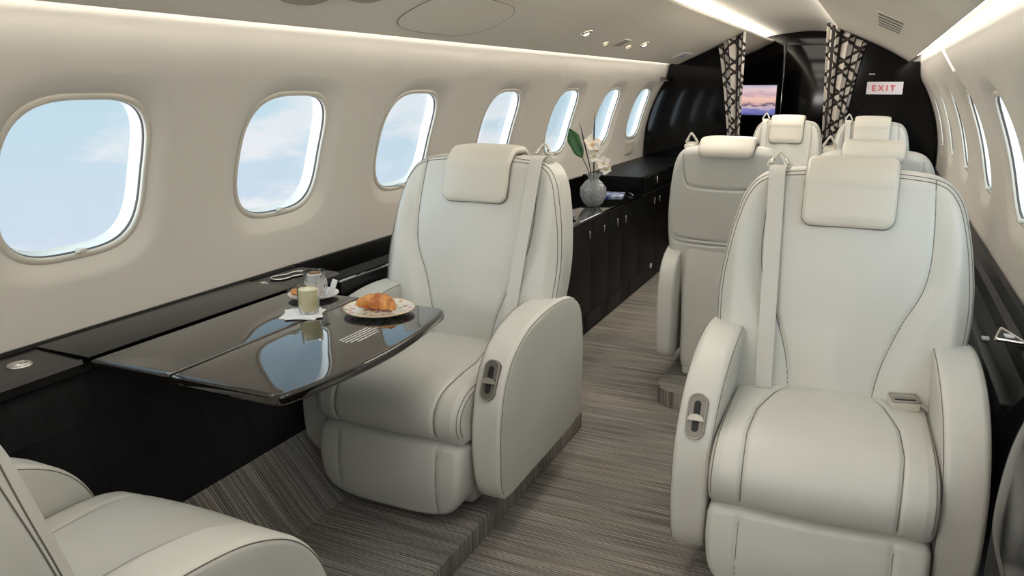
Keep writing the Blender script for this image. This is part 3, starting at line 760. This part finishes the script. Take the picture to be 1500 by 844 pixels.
leaf(straight((-.686, 1.192), (-.412, 1.193), 14) + [tuple(p) for p in edge] + straight((-.43, 1.925), (-.686, 1.925), 12) + straight((-.686, 1.925), (-.686, 1.192), 10), 'outer_leaf')
leaf(straight((-.943, 1.190), (-.689, 1.192), 12) + straight((-.689, 1.192), (-.689, 1.925), 10) + straight((-.689, 1.925), (-.943, 1.925), 10) + straight((-.943, 1.925), (-.943, 1.190), 10), 'inner_leaf')
part(MB().box(-1.066, -.8845, 1.1445, 1.850, .7424, .7465, .0015), 'slide_cover', LEDGE, tb)
part(MB().box(-.880, -.82, 1.30, 1.42, .690, .7155, .004), 'hinge_bracket', BLACKS, tb)
pm = MB(); rnd = random.Random(3)
# five short lines of small white print
ux, uy = Vector((0, 1, 0)), Vector((-1, 0, 0))
base = Vector((-.463, 1.545, TZ + .0004))
for ln in range(5):
    L = [.120, .128, .134, .120, .092][ln]; x = (.13 - L) / 2; L += x
    while x < L:
        w = rnd.uniform(.003, .009); o = base + ux * x + uy * (-ln * .0115 + .023)
        q = [o, o + ux * w, o + ux * w + uy * .0055, o + uy * .0055]; n = len(pm.v)
        pm.v += [tt(p[0], p[1]) + (p[2],) for p in q]; pm.f.append((n, n + 1, n + 2, n + 3)); x += w + .0016
part(pm, 'printed_notice', PRINT, tb, False)

# ------------------------------------------------------------------ breakfast
def grp(name, loc, label, cat, rz=0, group=None): return thing(name, loc, label, cat, group, rz)
pl = grp('plate', (*tt(-.545, 1.815), TZ + .0003), 'white plate with floral rim and gold edge holding the croissant', 'plate')
pp = [(0, .004), (.05, .004), (.06, .006), (.095, .013), (.0975, .0135), (.097, .011), (.06, .002), (.055, 0), (0, 0)]
lathe_obj('plate_body', pp, FLORAL, pl, 64)
MB().add(*tube([(.0972 * math.cos(a), .0972 * math.sin(a), .0133) for a in np.linspace(0, 2 * PI, 64, endpoint=False)], .0012, 6, True)).build('gold_rim', mat('gold', (.75, .55, .25), .3, .8), pl, True)
cr = grp('croissant', (*tt(-.545, 1.812), TZ + .005), 'golden brown croissant on the floral plate', 'croissant')
def croissant(L, R0):
    vs = []; fs = []; n = 90; m = 20
    for i in range(n):
        s = -1 + 2 * i / (n - 1); a = s * 1.0; cx = L * .62 * math.sin(a) / math.sin(1) ; cy = -L * .28 * (1 - math.cos(a)) / (1 - math.cos(1)) + .012
        env = max(0, 1 - abs(s) ** 2.6) ** .75; ph = (s + 1) * 2.9
        rg = .76 + .24 * abs(math.sin(ph * PI / 1.0)) ** .5; 
        r = R0 * env * rg + .0015
        for k in range(m):
            b = 2 * PI * k / m; rr = r * (1 + .02 * math.sin(3 * b + i * .3))
            vs.append((cx + math.cos(b) * rr * math.sin(-a) * .9, cy + math.cos(b) * rr * math.cos(a), max(0, R0 * .86 * (env * .2 + .75) + math.sin(b) * rr * .9)))
    for i in range(n - 1):
        for k in range(m): fs.append((i * m + k, i * m + (k + 1) % m, (i + 1) * m + (k + 1) % m, (i + 1) * m + k))
    fs += [tuple(range(m)), tuple((n - 1) * m + k for k in range(m))]
    return vs, fs
o = MB().add(*croissant(.095, .026)).build('croissant_body', CRUST, cr, True); cr.rotation_euler[2] = math.radians(8)
sc = grp('saucer', (-.761, 1.795, TZ), 'plain white saucer carrying the cup and a small cookie', 'saucer')
lathe_obj('saucer_body', [(0, .003), (.035, .003), (.045, .006), (.072, .013), (.074, .0135), (.073, .011), (.045, .002), (.035, 0), (0, 0)], PORC, sc, 56)
cup = grp('coffee_glass', (-.758, 1.800, TZ + .0035), 'glass cup of white coffee on the plain saucer', 'cup')
lathe_obj('cup_body', [(0, .003), (.022, .003), (.0275, .02), (.029, .075), (.0315, .0775), (.0305, .02), (.026, 0), (0, 0)], CLEAR, cup, 40)
lathe_obj('coffee', [(0, .0035), (.0215, .0035), (.0268, .02), (.0282, .040), (0, .040)], FOAM, cup, 40)
lathe_obj('foam', [(0, .0402), (.0282, .0402), (.0284, .068), (0, .070)], PORC, cup, 40)
lathe_obj('coffee_top', [(0, .0705), (.022, .0702), (.024, .068), (0, .068)], COFFEE, cup, 32)
MB().add(*tube(catmull([(.028, -.006, .062), (.048, -.012, .060), (.052, -.013, .040), (.044, -.011, .022), (.028, -.006, .020)], 24, False), .0032, 8)).build('cup_handle', CLEAR, cup, True)
ck = grp('cookie', (-.806, 1.782, TZ + .006), 'small round golden cookie on the saucer beside the cup', 'cookie')
lathe_obj('cookie_body', [(0, 0), (.018, .002), (.023, .008), (.020, .015), (.010, .019), (0, .020)], COOKIE, ck, 30)
nk = grp('napkin', (-.673, 1.636, TZ), 'white paper napkin folded square under the lemonade glass', 'napkin', math.radians(20))
MB().box(-.050, .050, -.050, .050, 0, .0025, .001).build('napkin_sheet', NAPK, nk, 'auto')
MB().box(-.047, .051, -.053, .046, .0026, .0045, .0008, Matrix.Rotation(.35, 4, 'Z')).build('upper_sheet', NAPK, nk, 'auto')
gl = grp('tumbler', (-.660, 1.648, TZ + .0048), 'glass tumbler of cloudy pale yellow lemonade on the napkin', 'glass')
lathe_obj('glass_body', [(0, .006), (.022, .006), (.0280, .026), (.0275, .050), (.0268, .078), (.0286, .0785), (.0295, .050), (.0302, .026), (.025, .002), (.0, 0)], CLEAR, gl, 44)
lathe_obj('lemonade', [(0, .0065), (.0215, .0065), (.0275, .026), (.0270, .050), (.0266, .066), (0, .067)], LEMON, gl, 40)
sp = grp('sugar_packet', (-.722, 1.825, TZ + .008), 'small white sugar packet leaning by the coffee cup on the saucer', 'packet')
MB().box(-.008, .008, -.0015, .0015, 0, .045, .001, Matrix.Rotation(.5, 4, 'Z') @ Matrix.Rotation(.35, 4, 'Y')).build('packet_body', NAPK, sp, 'auto')

# ------------------------------------------------------------------ credenza aft of the left seat
cd = thing('credenza', (-.85, 4.2, 0), 'low glossy black credenza along the left wall behind the dining seat', 'cabinet')
XF, CT = -.66, .66
part(MB().box(-1.05, XF, 3.0, 6.58, .002, CT - .022, .003), 'cabinet_body', MATTEB, cd)
part(MB().box(-1.07, XF + .012, 3.0, 5.02, CT - .021, CT, .006), 'worktop', BLACKG, cd)
part(MB().prism([(-1.078, .66), (-1.04, .66), (-1.058, .752), (-1.062, .757), (-1.084, .757)], 3.0, 5.02), 'backsplash', BULKM, cd)
ys = [3.06, 3.55, 4.03, 4.34, 4.60, 4.98, 5.42, 5.95, 6.5]
hz = {0: [(3.30, .555)], 1: [(3.98, .56)], 2: [(4.235, .555)], 3: [(4.49, .552)], 4: [(4.66, .545)], 5: [(5.36, .565)], 6: [(5.50, .565)], 7: [(6.2, .56)]}
for i in range(8):
    d = part(MB().box(XF - .002, XF + .006, ys[i] + .0015, ys[i + 1] - .0015, .13, CT - .026, .001), 'door', MATTEB, cd)
    for (hy, hz_) in hz[i]:
        m = MB(); v, f = lathe([(0, 0), (.012, .001), (.015, .004), (.012, .007), (0, .008)], 24, 1, .45)
        m.add([(XF + .006 + z, hy + y, hz_ + x * 1.7) for x, y, z in v], f); h = m.build('latch', CHROME, d, True); h.data.transform(Matrix.Translation(-Vector(cd.location)))
for y in (4.1, 4.5, 4.95, 5.6):
    m = MB().box(XF - .001, XF + .003, y - .12, y + .12, .022, .105, .001); part(m, 'vent_grille', DARK, cd)
m = MB().box(XF + .01, XF + .016, 5.30, 5.34, .10, .13, .003); part(m, 'floor_lamp_button', LABELW, cd)
tc_ = thing('storage_cabinet', (-.85, 5.8, CT), 'raised black cabinet box standing on the far end of the credenza', 'cabinet')
part(MB().box(-1.07, XF, 5.025, 6.58, CT - .021, .765, .006), 'cabinet_body', MATTEB, tc_)
d = part(MB().box(XF - .001, XF + .010, 5.05, 5.75, CT + .012, .755, .002), 'door', MATTEB, tc_)
m = MB(); v, f = lathe([(0, 0), (.012, .001), (.015, .004), (.012, .007), (0, .008)], 24, 1, .45)
m.add([(XF + .010 + z, 5.387 + y, .712 + x * 1.9) for x, y, z in v], f); h = m.build('latch', CHROME, d, True); h.data.transform(Matrix.Translation(-Vector(tc_.location)))

vs_ = thing('vase', (-.765, 4.36, CT), 'round textured crystal vase holding orchids, on the credenza', 'vase')
vp = [(0, .008), (.03, .008), (.055, .03), (.073, .07), (.070, .105), (.045, .140), (.027, .158), (.030, .175), (.044, .190), (.047, .188), (.034, .172), (.031, .158), (.050, .143), (.076, .108), (.079, .07), (.060, .024), (.034, .0), (0, 0)]
lathe_obj('vase_body', vp, CRYSTAL, vs_, 48)
vx, vy, vz = -.765, 4.36, CT
def stem_obj(parent, pts, r, name='stem', m=STEM): return part(MB().add(*tube(catmull(pts, 24, False), r, 6)), name, m, parent)
def petal(L, W, cup=.25, n=10):
    vs = []; fs = []
    for i in range(n + 1):
        t_ = i / n; w = W * math.sin(PI * min(1, t_ * .95 + .03)) ** .8
        for j in range(5):
            s_ = (j - 2) / 2; vs.append((s_ * w, L * t_, cup * L * (t_ ** 2) * .6 + .25 * w * s_ * s_))
    for i in range(n):
        for j in range(4): fs.append((i * 5 + j, i * 5 + j + 1, i * 5 + 6 + j, i * 5 + 5 + j))
    return vs, fs
def solid(o, th=.0012):
    md = o.modifiers.new('thickness', 'SOLIDIFY'); md.thickness = th; md.offset = 0; return o
def orchid(pts, heads, label):
    r = thing('orchid', (pts[0][0], pts[0][1], pts[0][2]), label, 'flower', 'flowers in the crystal vase')
    stem_obj(r, pts, .0028)
    for (px, py, pz, sz, seed) in heads:
        rn = random.Random(seed); mb = MB(); base = Matrix.Translation((px, py, pz)) @ Euler((math.radians(70 + rn.uniform(-20, 20)), rn.uniform(-.4, .4), rn.uniform(-.5, .9))).to_matrix().to_4x4()
        for k in range(5):
            v, f = petal(sz, sz * (.36 if k % 2 else .46)); M = base @ Matrix.Rotation(2 * PI * k / 5 + .3, 4, 'Z') @ Matrix.Rotation(.25, 4, 'X')
            mb.add([M @ Vector(q) for q in v], f)
        solid(part(mb, 'blossom', PETAL, r, True))
        v, f = lathe([(0, 0), (sz * .1, sz * .04), (sz * .16, sz * .22), (sz * .1, sz * .35), (0, sz * .3)], 14)
        part(MB().add([base @ Vector(q) for q in v], f), 'flower_heart', PETALC, r, True)
    return r
orchid([(vx + .004, vy, vz + .02), (vx + .004, vy, vz + .17), (vx + .002, vy - .005, vz + .27), (vx - .004, vy - .01, vz + .33)],
       [(vx - .012, vy - .015, vz + .355, .060, 1), (vx + .026, vy - .01, vz + .325, .050, 2), (vx + .004, vy - .02, vz + .29, .042, 5)], 'tall white orchid stem at the middle of the crystal vase')
orchid([(vx + .012, vy + .004, vz + .02), (vx + .016, vy, vz + .17), (vx + .045, vy, vz + .215), (vx + .068, vy, vz + .235)],
       [(vx + .062, vy - .01, vz + .25, .046, 3), (vx + .082, vy - .01, vz + .215, .040, 4)], 'short white orchid stem leaning right over the vase rim')
def blade(pts, label, r=.0032):
    t_ = thing('flower_spike', pts[0], label, 'flower', 'flowers in the crystal vase'); P = catmull(pts, 40, False)
    rr = np.interp(np.linspace(0, 1, 40), [0, .6, .8, 1], [r, r, r * 1.5, .0006])
    part(MB().add(*tube(P, rr, 6)), 'spike_body', TIP, t_, True); return t_
blade([(vx - .010, vy, vz + .02), (vx - .015, vy, vz + .18), (vx - .06, vy, vz + .36), (vx - .095, vy, vz + .485)], 'long dark flower spike leaning left out of the vase')
blade([(vx + .0, vy + .008, vz + .02), (vx + .0, vy, vz + .18), (vx - .004, vy, vz + .38), (vx - .002, vy, vz + .54)], 'long dark flower spike standing upright, tallest in the vase')
lf = thing('leaf_stem', (vx - .01, vy, vz + .02), 'single broad dark green leaf on a stem on the left side of the vase', 'leaf', 'flowers in the crystal vase')
stem_obj(lf, [(vx - .012, vy - .004, vz + .02), (vx - .02, vy - .004, vz + .17), (vx - .07, vy - .01, vz + .285)], .0026)
v, f = petal(.185, .040, .1, 14); v = [(q[0] * (1 + .12 * math.sin(q[1] * 60)), q[1], q[2]) for q in v]
M = Matrix.Translation((vx - .07, vy - .01, vz + .28)) @ Matrix.Rotation(math.radians(28), 4, 'Y') .inverted() @ Matrix.Rotation(math.radians(82), 4, 'X')
solid(part(MB().add([M @ Vector(q) for q in v], f), 'leaf_blade', LEAF, lf, True))

bk = thing('brochure', (-.80, 4.86, CT), 'glossy blue printed brochure lying on the credenza behind the vase', 'brochure', rz=math.radians(12))
MB().box(-.09, .07, -.10, .13, 0, .006, .001).build('brochure_body', BROCH, bk, 'auto')
pn = thing('pen', (-.700, 4.93, CT), 'silver pen lying next to the blue brochure', 'pen', rz=math.radians(-62))
MB().add(*tube([(-.07, 0, .006), (-.05, 0, .006), (.05, 0, .006), (.075, 0, .005)], [.003, .005, .005, .001], 10)).build('pen_body', STEEL, pn, True)
ty = thing('tray', (-.80, 3.86, CT), 'flat round black dish on the near end of the credenza', 'dish')
lathe_obj('dish_body', [(0, .006), (.085, .006), (.105, .018), (.109, .018), (.09, .0), (0, 0)], BLACKG, ty, 48)

# ------------------------------------------------------------------ right side console, rounded table end
t = thing('side_console', (1.05, 2.2, 0), 'long black console running under the right windows', 'console')
part(MB().prism([(1.121, .757), (1.104, .757), (1.098, .72), (1.080, .712), (1.080, .66), (1.121, .66)], Y0 + .02, 6.58), 'ledge_top', MATTEB, t)
part(MB().prism([(1.085, .672), (1.045, .60), (1.035, .59), (1.035, .56), (1.045, .10), (1.04, 0), (1.10, .0), (1.118, .672)], 2.03, 6.58), 'side_panel', BLACKS, t)
part(MB().box(1.098, 1.120, Y0 + .02, 2.03, 0, .66), 'kick_panel', SUEDE, t)
part(MB().box(1.030, 1.060, 2.04, 2.9, .585, .625, .006), 'lower_shelf', BLACKS, t)
for y in (2.55, 3.35):
    part(MB().box(1.045, 1.085, y, y + .03, .628, .634, .001), 'label_plate', LABELW, t)
rg = thing('cup_holder', (1.075, 2.28, .724), 'triangular chrome trimmed cup holder in the ledge at the right edge', 'cup holder')
tri = [(-.045, -.05, .003), (.02, -.065, .003), (-.02, .06, .003)]
MB().add(*tube(resamp3(tri, 60), .004, 8, True)).build('rim', CHROME, rg, True)
MB().add([(a * .95, b * .95, c) for a, b, c in tri] + [(a * .95, b * .95, -.004) for a, b, c in tri], [(0, 1, 2), (3, 5, 4), (0, 3, 4, 1), (1, 4, 5, 2), (2, 5, 3, 0)]).build('well', BLACKS, rg)
MB().box(-.022, .0, -.03, .0, .003, .006, .001).build('emblem', LABELW, rg, 'auto')
ring = thing('air_outlet', (1.112, 4.02, .757), 'small chrome ring outlet on the right ledge behind the large seat', 'air outlet')
MB().add(*tube([(.012 * math.cos(a), .022 * math.sin(a), .003) for a in np.linspace(0, 2 * PI, 24, endpoint=False)], .003, 6, True)).build('rim', CHROME, ring, True)
# rounded lacquer console end in front of the ledge
be = thing('console_end', (1.06, 1.70, 0), 'bulging glossy black console end at the right edge, beside the large seat', 'console')
def bulge(x0, x1, y0, y1, z0, z1, r):
    n = 60; out = []
    for k in range(n):
        a = 2 * PI * k / n; e = 2.6
        out.append((math.copysign(abs(math.cos(a)) ** (2 / e), math.cos(a)), math.copysign(abs(math.sin(a)) ** (2 / e), math.sin(a))))
    vs = []; fs = []; m = 20
    for i in range(m + 1):
        ph = PI / 2 * i / m; z = z0 + (z1 - z0) * math.sin(ph) ** 1.0; s_ = (math.cos(ph)) ** .38 if i < m else 0.02
        for a, b in out: vs.append((min(1.078, (x0 + x1) / 2 + a * (x1 - x0) / 2 * s_), (y0 + y1) / 2 + b * (y1 - y0) / 2 * s_, z))
    for i in range(m):
        for k in range(n): fs.append((i * n + k, i * n + (k + 1) % n, (i + 1) * n + (k + 1) % n, (i + 1) * n + k))
    fs += [tuple(range(n))[::-1], tuple(m * n + k for k in range(n))]
    return vs, fs
part(MB().add(*bulge(.985, 1.23, 1.15, 1.85, .50, .785, .1)), 'lacquer_cap', mat('cap_lacquer', (.003, .003, .003), .10, ior=1.38), be, True)
lo_ = [(min(1.078, 1.108 + .1215 * math.copysign(abs(math.cos(a)) ** .75, math.cos(a))), 1.50 + .345 * math.copysign(abs(math.sin(a)) ** .75, math.sin(a))) for a in np.linspace(0, 2 * PI, 48, endpoint=False)]
part(MB().prism(lo_, 0.0, .502, 'z'), 'suede_body', SUEDE, be, 'auto')

# ------------------------------------------------------------------ overhead fittings
def on_left(x): return undL(x) - .0
sl = math.atan2(1.676 - 1.597, .18)
def fit_frame(x, y, right=False):
    if right: z = float(np.interp(x, rp[:, 0], rp[:, 1])); return Matrix.Translation((x, y, z)) @ Matrix.Rotation(math.atan2(1.608 - 1.690, .18) * -1, 4, 'Y')
    return Matrix.Translation((x, y, on_left(x))) @ Matrix.Rotation(-sl, 4, 'Y')
def lamp(x, y, big, label):
    t_ = thing('reading_lamp', (0, 0, 0), label, 'reading lamp', 'reading lamps over the left seats'); t_.matrix_world = fit_frame(x, y)
    r = .030 if big else .016
    lathe_obj('bezel', [(r * .7, 0), (r * 1.15, -.001), (r * 1.1, -.005), (r * .8, -.008), (r * .66, -.004), (r * .66, 0)], CHROME if big else BEZ, t_, 32)
    lathe_obj('lamp_lens', [(0, -.012 if big else -.005), (r * .35, -.010 if big else -.0045), (r * .62, -.002), (r * .62, 0), (0, 0)], LAMPG, t_, 24)
    return t_
for i, (x, y, big, lb) in enumerate([(-.635, 3.80, 1, 'large chrome reading lamp, nearest of the row in the left overhead panel'), (-.690, 4.28, 0, 'small glowing lamp just behind the nearest chrome reading lamp'),
                     (-.690, 4.72, 0, 'small glowing lamp just before the farther chrome reading lamp'), (-.645, 4.90, 1, 'large chrome reading lamp, farthest of the row in the left overhead panel')]):
    lamp(x, y, big, lb)
def slots(name, x, y, right, nsl, L, pitch, m, label, cat, grp_=None):
    t_ = thing(name, (0, 0, 0), label, cat, grp_); t_.matrix_world = fit_frame(x, y, right)
    MB().box(-L / 2 - .008, L / 2 + .008, -pitch * nsl / 2 - .004, pitch * nsl / 2 + .004, -.0022, .001, .001).build('plate', CEILM, t_, 'auto')
    for i in range(nsl):
        yy = (i - (nsl - 1) / 2) * pitch; MB().box(-L / 2, L / 2, yy - pitch * .22, yy + pitch * .22, -.0032, -.001).build('slot', m, t_)
    return t_
GREYS = mat('grey_slot', (.16, .14, .12), .6)
slots('speaker_grille', -.665, 4.50, False, 3, .07, .040, GREYS, 'slotted grille between the small lamps in the left overhead panel', 'grille')
slots('speaker_grille', .72, 3.9, True, 5, .13, .16, GREYS, 'long slotted grille in the right overhead panel', 'grille')
lp = thing('seat_row_placard', (0, 0, 0), 'small pale placard on the left overhead panel near the curtain', 'sign'); lp.matrix_world = fit_frame(-.70, 6.2)
MB().box(-.05, .05, -.14, .14, -.004, .001, .002).build('plate', LABELW, lp, 'auto')
MB().box(-.012, -.004, -.05, .05, -.005, -.0035).box(.004, .012, -.05, .05, -.005, -.0035).build('marking', mat('lilac_mark', (.35, .28, .55), .5), lp)
def oval_cover(x, y, a, b, label, m, rim=True):
    t_ = thing('oxygen_mask_cover', (0, 0, 0), label, 'cover', 'oval covers in the left overhead panel'); t_.matrix_world = fit_frame(x, y)
    n = 48; ring = [(a * math.copysign(abs(math.cos(q)) ** .7, math.cos(q)), b * math.copysign(abs(math.sin(q)) ** .7, math.sin(q)), 0) for q in np.linspace(0, 2 * PI, n, endpoint=False)]
    MB().add([(p[0], p[1], z) for z in (-.004, .001) for p in ring], [tuple(range(n)), tuple(range(n, 2 * n))[::-1]] + [(k, (k + 1) % n, n + (k + 1) % n, n + k) for k in range(n)]).build('cover_plate', m, t_)
    if rim: MB().add(*tube([(p[0], p[1], -.003) for p in ring], .0016, 6, True)).build('cover_rim', GREYS, t_, True)
    return t_
CEILD = mat('headliner_recess', (.40, .37, .31), .6)
oval_cover(-.64, 1.74, .085, .10, 'darker oval recess at the top edge, nearer the camera', CEILD, False)
oval_cover(-.60, 1.95, .075, .09, 'darker oval recess at the top edge, beside the outlined cover', CEILD, False)
oval_cover(-.66, 2.55, .13, .32, 'large pale oval cover with a thin outline in the left overhead panel', CEILM, True)
wl = thing('wall_bar', (wx(1, 1.455) - .006, 3.95, 1.455), 'thin white bar high on the right wall above the windows', 'lever')
MB().add(*tube([(0, .34, .055), (-.004, .30, .05), (.012, -.34, -.055)], .006, 8)).build('thin_bar', WHITEP, wl, True)  # plain thin white bar, slanting along the upper wall
hk = thing('coat_hook', (wx(-1, 1.40) + .012, 6.45, 1.40), 'tiny dark coat hook high on the left wall by the dark bulkhead', 'hook')
MB().box(-.012, .012, -.02, .02, -.02, .01, .004).box(.0, .035, -.008, .008, -.025, -.012, .004).build('hook_body', GASK, hk, 'auto')
so = thing('wall_socket', (wx(-1, .87) + .004, 6.18, .86), 'small cream outlet plate low on the left wall under the last window', 'socket')
MB().box(-.004, .010, -.10, .10, -.045, .045, .004, Matrix.Rotation(.05, 4, 'Y')).build('socket_plate', BEZ, so, 'auto')
MB().box(.009, .012, -.03, .03, -.015, .015, .001).build('socket_face', CEILM, so, 'auto')

# ------------------------------------------------------------------ curtains, screen, sign
def curtain(name, top, bot, y, nf, label, hold, mid=None):
    """top/bot: (x_left, z_left, x_right, z_right)"""
    nu, nv = 110, 60; vs = []; fs = []; uvs = []
    for j in range(nv + 1):
        t_ = j / nv
        for i in range(nu + 1):
            s_ = i / nu
            xl = top[0] + (bot[0] - top[0]) * t_ ** hold[0]; xr = top[2] + (bot[2] - top[2]) * t_ ** hold[1]
            zt = top[1] + (top[3] - top[1]) * s_; zb = bot[1] + (bot[3] - bot[1]) * s_
            x = xl + (xr - xl) * s_; z = zt + (zb - zt) * t_
            amp = .022 * (1 - .35 * t_)
            vs.append((x + .006 * math.sin(s_ * nf * 4 * PI), y + amp * math.sin(s_ * nf * 2 * PI) + .006 * math.sin(s_ * 31 + 5 * t_), z))
            uvs.append((s_ * .34, z * 1.0 + .12 * s_ * t_))
    for j in range(nv):
        for i in range(nu): a = j * (nu + 1) + i; fs.append((a, a + 1, a + nu + 2, a + nu + 1))
    me = mesh(vs, fs, name); uvl = me.uv_layers.new(name='UVMap')
    for p in me.polygons:
        for li, vi in zip(p.loop_indices, p.vertices): uvl.data[li].uv = uvs[vi]
    t_root = thing(name, ((top[0] + top[2]) / 2, y, bot[1]), label, 'curtain', 'patterned doorway curtains')
    o = link('cloth', me, t_root, CURT); o.data.transform(Matrix.Translation(-Vector(t_root.location))); solid(o, .003)
    return t_root
c1 = curtain('curtain', (-.495, 1.655, -.285, 1.745), (-.332, .62, -.282, .62), 6.50, 2, 'patterned curtain gathered on the left of the doorway, beside the screen', (.8, 1))
part(MB().box(-.352, -.278, 6.462, 6.538, .93, .965, .008), 'tie_back', BLACKS, c1)
c2 = curtain('curtain', (.290, 1.80, .575, 1.64), (.345, .62, .425, .62), 6.50, 3, 'patterned curtain gathered on the right of the doorway, beside the EXIT sign', (1.0, .75))
part(MB().box(.338, .432, 6.462, 6.538, .93, .965, .008), 'tie_back', BLACKS, c2)
rl = thing('curtain_track', (0, 6.5, 1.6), 'thin metal curtain track under the ceiling over the doorway', 'curtain rail')
part(MB().add(*tube(catmull([(-.50, 6.5, 1.650), (-.40, 6.5, 1.698), (-.30, 6.5, 1.742)], 12, False), .006, 8)), 'rail', STEEL, rl)

tv = thing('television', (-.392, YR - .035, 1.20), 'wall screen showing a pink and purple sunset, seen through the doorway', 'screen')
MB().box(-.195, .175, -.012, .018, -.155, .155, .006).build('casing', BLACKS, tv, 'auto')
me = mesh([(-.183, -.0135, -.143), (.163, -.0135, -.143), (.163, -.0135, .143), (-.183, -.0135, .143)], [(0, 1, 2, 3)], 'picture'); ul = me.uv_layers.new(name='UVMap')
for i, q in enumerate([(0, 0), (1, 0), (1, 1), (0, 1)]): ul.data[i].uv = q
link('picture', me, tv, SCREEN, False)

sg = thing('exit_sign', (.725, YB - .006, 1.325), 'pale rectangular EXIT sign with red letters on the dark bulkhead', 'sign')
MB().box(-.122, .122, -.010, .006, -.045, .045, .003).build('sign_plate', SIGN, sg, 'auto')
MB().box(-.116, .116, -.0115, -.0095, -.040, .040, .001).build('sign_face', mat('sign_face', (.72, .66, .67), .5, emit=(1, .9, .92), es=.1), sg, 'auto')
cu = bpy.data.curves.new('exit_text', 'FONT'); cu.body = 'EXIT'; cu.size = .058; cu.space_character = 1.45; cu.extrude = .0015; cu.offset = .001; cu.align_x = 'LEFT'
tx = bpy.data.objects.new('lettering', cu); COL.objects.link(tx); bpy.context.view_layer.update(); me = bpy.data.meshes.new_from_object(tx.evaluated_get(bpy.context.evaluated_depsgraph_get())); bpy.data.objects.remove(tx); tx = link('lettering', me, sg, RED, False)
tx.rotation_euler = (PI / 2, 0, 0); tx.location = (-.088, -.013, -.020)
nl = thing('door_light', (.63, YB - .004, 1.425), 'tiny metal fitting above the EXIT sign', 'fitting')
MB().box(-.02, .02, -.008, .004, -.004, .004, .002).build('fitting_body', STEEL, nl, 'auto')

# ------------------------------------------------------------------ world, lights, camera
W = bpy.data.worlds.new('sky'); S.world = W; W.use_nodes = True; nt = W.node_tree; bg = nt.nodes['Background']
tc = nt.nodes.new('ShaderNodeTexCoord'); sep = nt.nodes.new('ShaderNodeSeparateXYZ'); nt.links.new(tc.outputs['Generated'], sep.inputs[0])
mr = nt.nodes.new('ShaderNodeMapRange'); nt.links.new(sep.outputs[2], mr.inputs[0]); mr.inputs[1].default_value = -.35; mr.inputs[2].default_value = .35
rp_ = nt.nodes.new('ShaderNodeValToRGB'); nt.links.new(mr.outputs[0], rp_.inputs[0])
e = rp_.color_ramp.elements; e[0].position = 0; e[0].color = (.74, .80, .93, 1); e[1].position = 1; e[1].color = (.50, .68, .80, 1)
q = e.new(.32); q.color = (.66, .77, .90, 1); q = e.new(.52); q.color = (.56, .77, .86, 1)
mp = nt.nodes.new('ShaderNodeMapping'); mp.inputs['Scale'].default_value = (1, 1, 2.6); mp.inputs['Location'].default_value = (2.3, .7, .4); nt.links.new(tc.outputs['Generated'], mp.inputs[0])
nz = nt.nodes.new('ShaderNodeTexNoise'); nz.inputs['Scale'].default_value = 4.5; nz.inputs['Detail'].default_value = 9; nz.inputs['Roughness'].default_value = .58; nt.links.new(mp.outputs[0], nz.inputs[0])
cr_ = nt.nodes.new('ShaderNodeValToRGB'); nt.links.new(nz.outputs[0], cr_.inputs[0]); cr_.color_ramp.elements[0].position = .475; cr_.color_ramp.elements[1].position = .57
mr2 = nt.nodes.new('ShaderNodeMapRange'); nt.links.new(sep.outputs[2], mr2.inputs[0]); mr2.inputs[1].default_value = .12; mr2.inputs[2].default_value = -.10; mr2.inputs[3].default_value = .1; mr2.inputs[4].default_value = .95
ml = nt.nodes.new('ShaderNodeMath'); ml.operation = 'MULTIPLY'; nt.links.new(cr_.outputs[0], ml.inputs[0]); nt.links.new(mr2.outputs[0], ml.inputs[1])
mx = nt.nodes.new('ShaderNodeMix'); mx.data_type = 'RGBA'; nt.links.new(ml.outputs[0], mx.inputs[0]); nt.links.new(rp_.outputs[0], mx.inputs[6]); mx.inputs[7].default_value = (.93, .93, .96, 1)
nt.links.new(mx.outputs[2], bg.inputs[0])
gl_ = nt.nodes.new('ShaderNodeMapRange'); gl_.interpolation_type = 'SMOOTHSTEP'; nt.links.new(sep.outputs[1], gl_.inputs[0])
gl_.inputs[1].default_value = .15; gl_.inputs[2].default_value = -.85; gl_.inputs[3].default_value = 1.0; gl_.inputs[4].default_value = 5.6
nt.links.new(gl_.outputs[0], bg.inputs[1])

def area(name, loc, rot, sx, sy, power, col):
    l = bpy.data.lights.new(name, 'AREA'); l.shape = 'RECTANGLE'; l.size = sx; l.size_y = sy; l.energy = power; l.color = col
    o = bpy.data.objects.new(name, l); COL.objects.link(o); o.location = loc; o.rotation_euler = rot; return o
# added fill under the vault, brightening the cabin beyond the cove strips
for y, pw_, cl_ in ((-.6, 3.4, (1, .97, .93)), (1.2, 3.4, (1, .97, .93)), (3.0, 6.0, (1, .92, .82)), (4.8, 8.0, (1, .90, .78)), (6.0, 7.0, (1, .90, .78)), (7.4, 5.0, (1, .90, .78))):
    area('fill_light', (.04, y, 1.80), (0, 0, 0), .30, 1.0, pw_, cl_)
area('fill_light', (-.10, -1.3, 1.62), (math.radians(76), 0, 0), .7, .3, 15, (1, .96, .91))  # unseen fill added behind the camera to brighten the seat backs

cam = bpy.data.cameras.new('camera'); co = bpy.data.objects.new('camera', cam); COL.objects.link(co); S.camera = co
F = 1150.; vx_, vy_ = 1291 - 750, 422 - 124
p = math.atan2(vy_, F); psi = math.atan2(vx_, math.hypot(F, vy_))
co.location = (.70, 0, 1.35); co.rotation_euler = (PI / 2 - p, 0, psi)
cam.sensor_fit = 'HORIZONTAL'; cam.sensor_width = 36; cam.lens = F * 36 / 1500; cam.clip_start = .02
vs = S.view_settings; vs.view_transform = 'Standard'; vs.look = 'None'; vs.gamma = 1; vs.use_curve_mapping = False; vs.exposure = 0
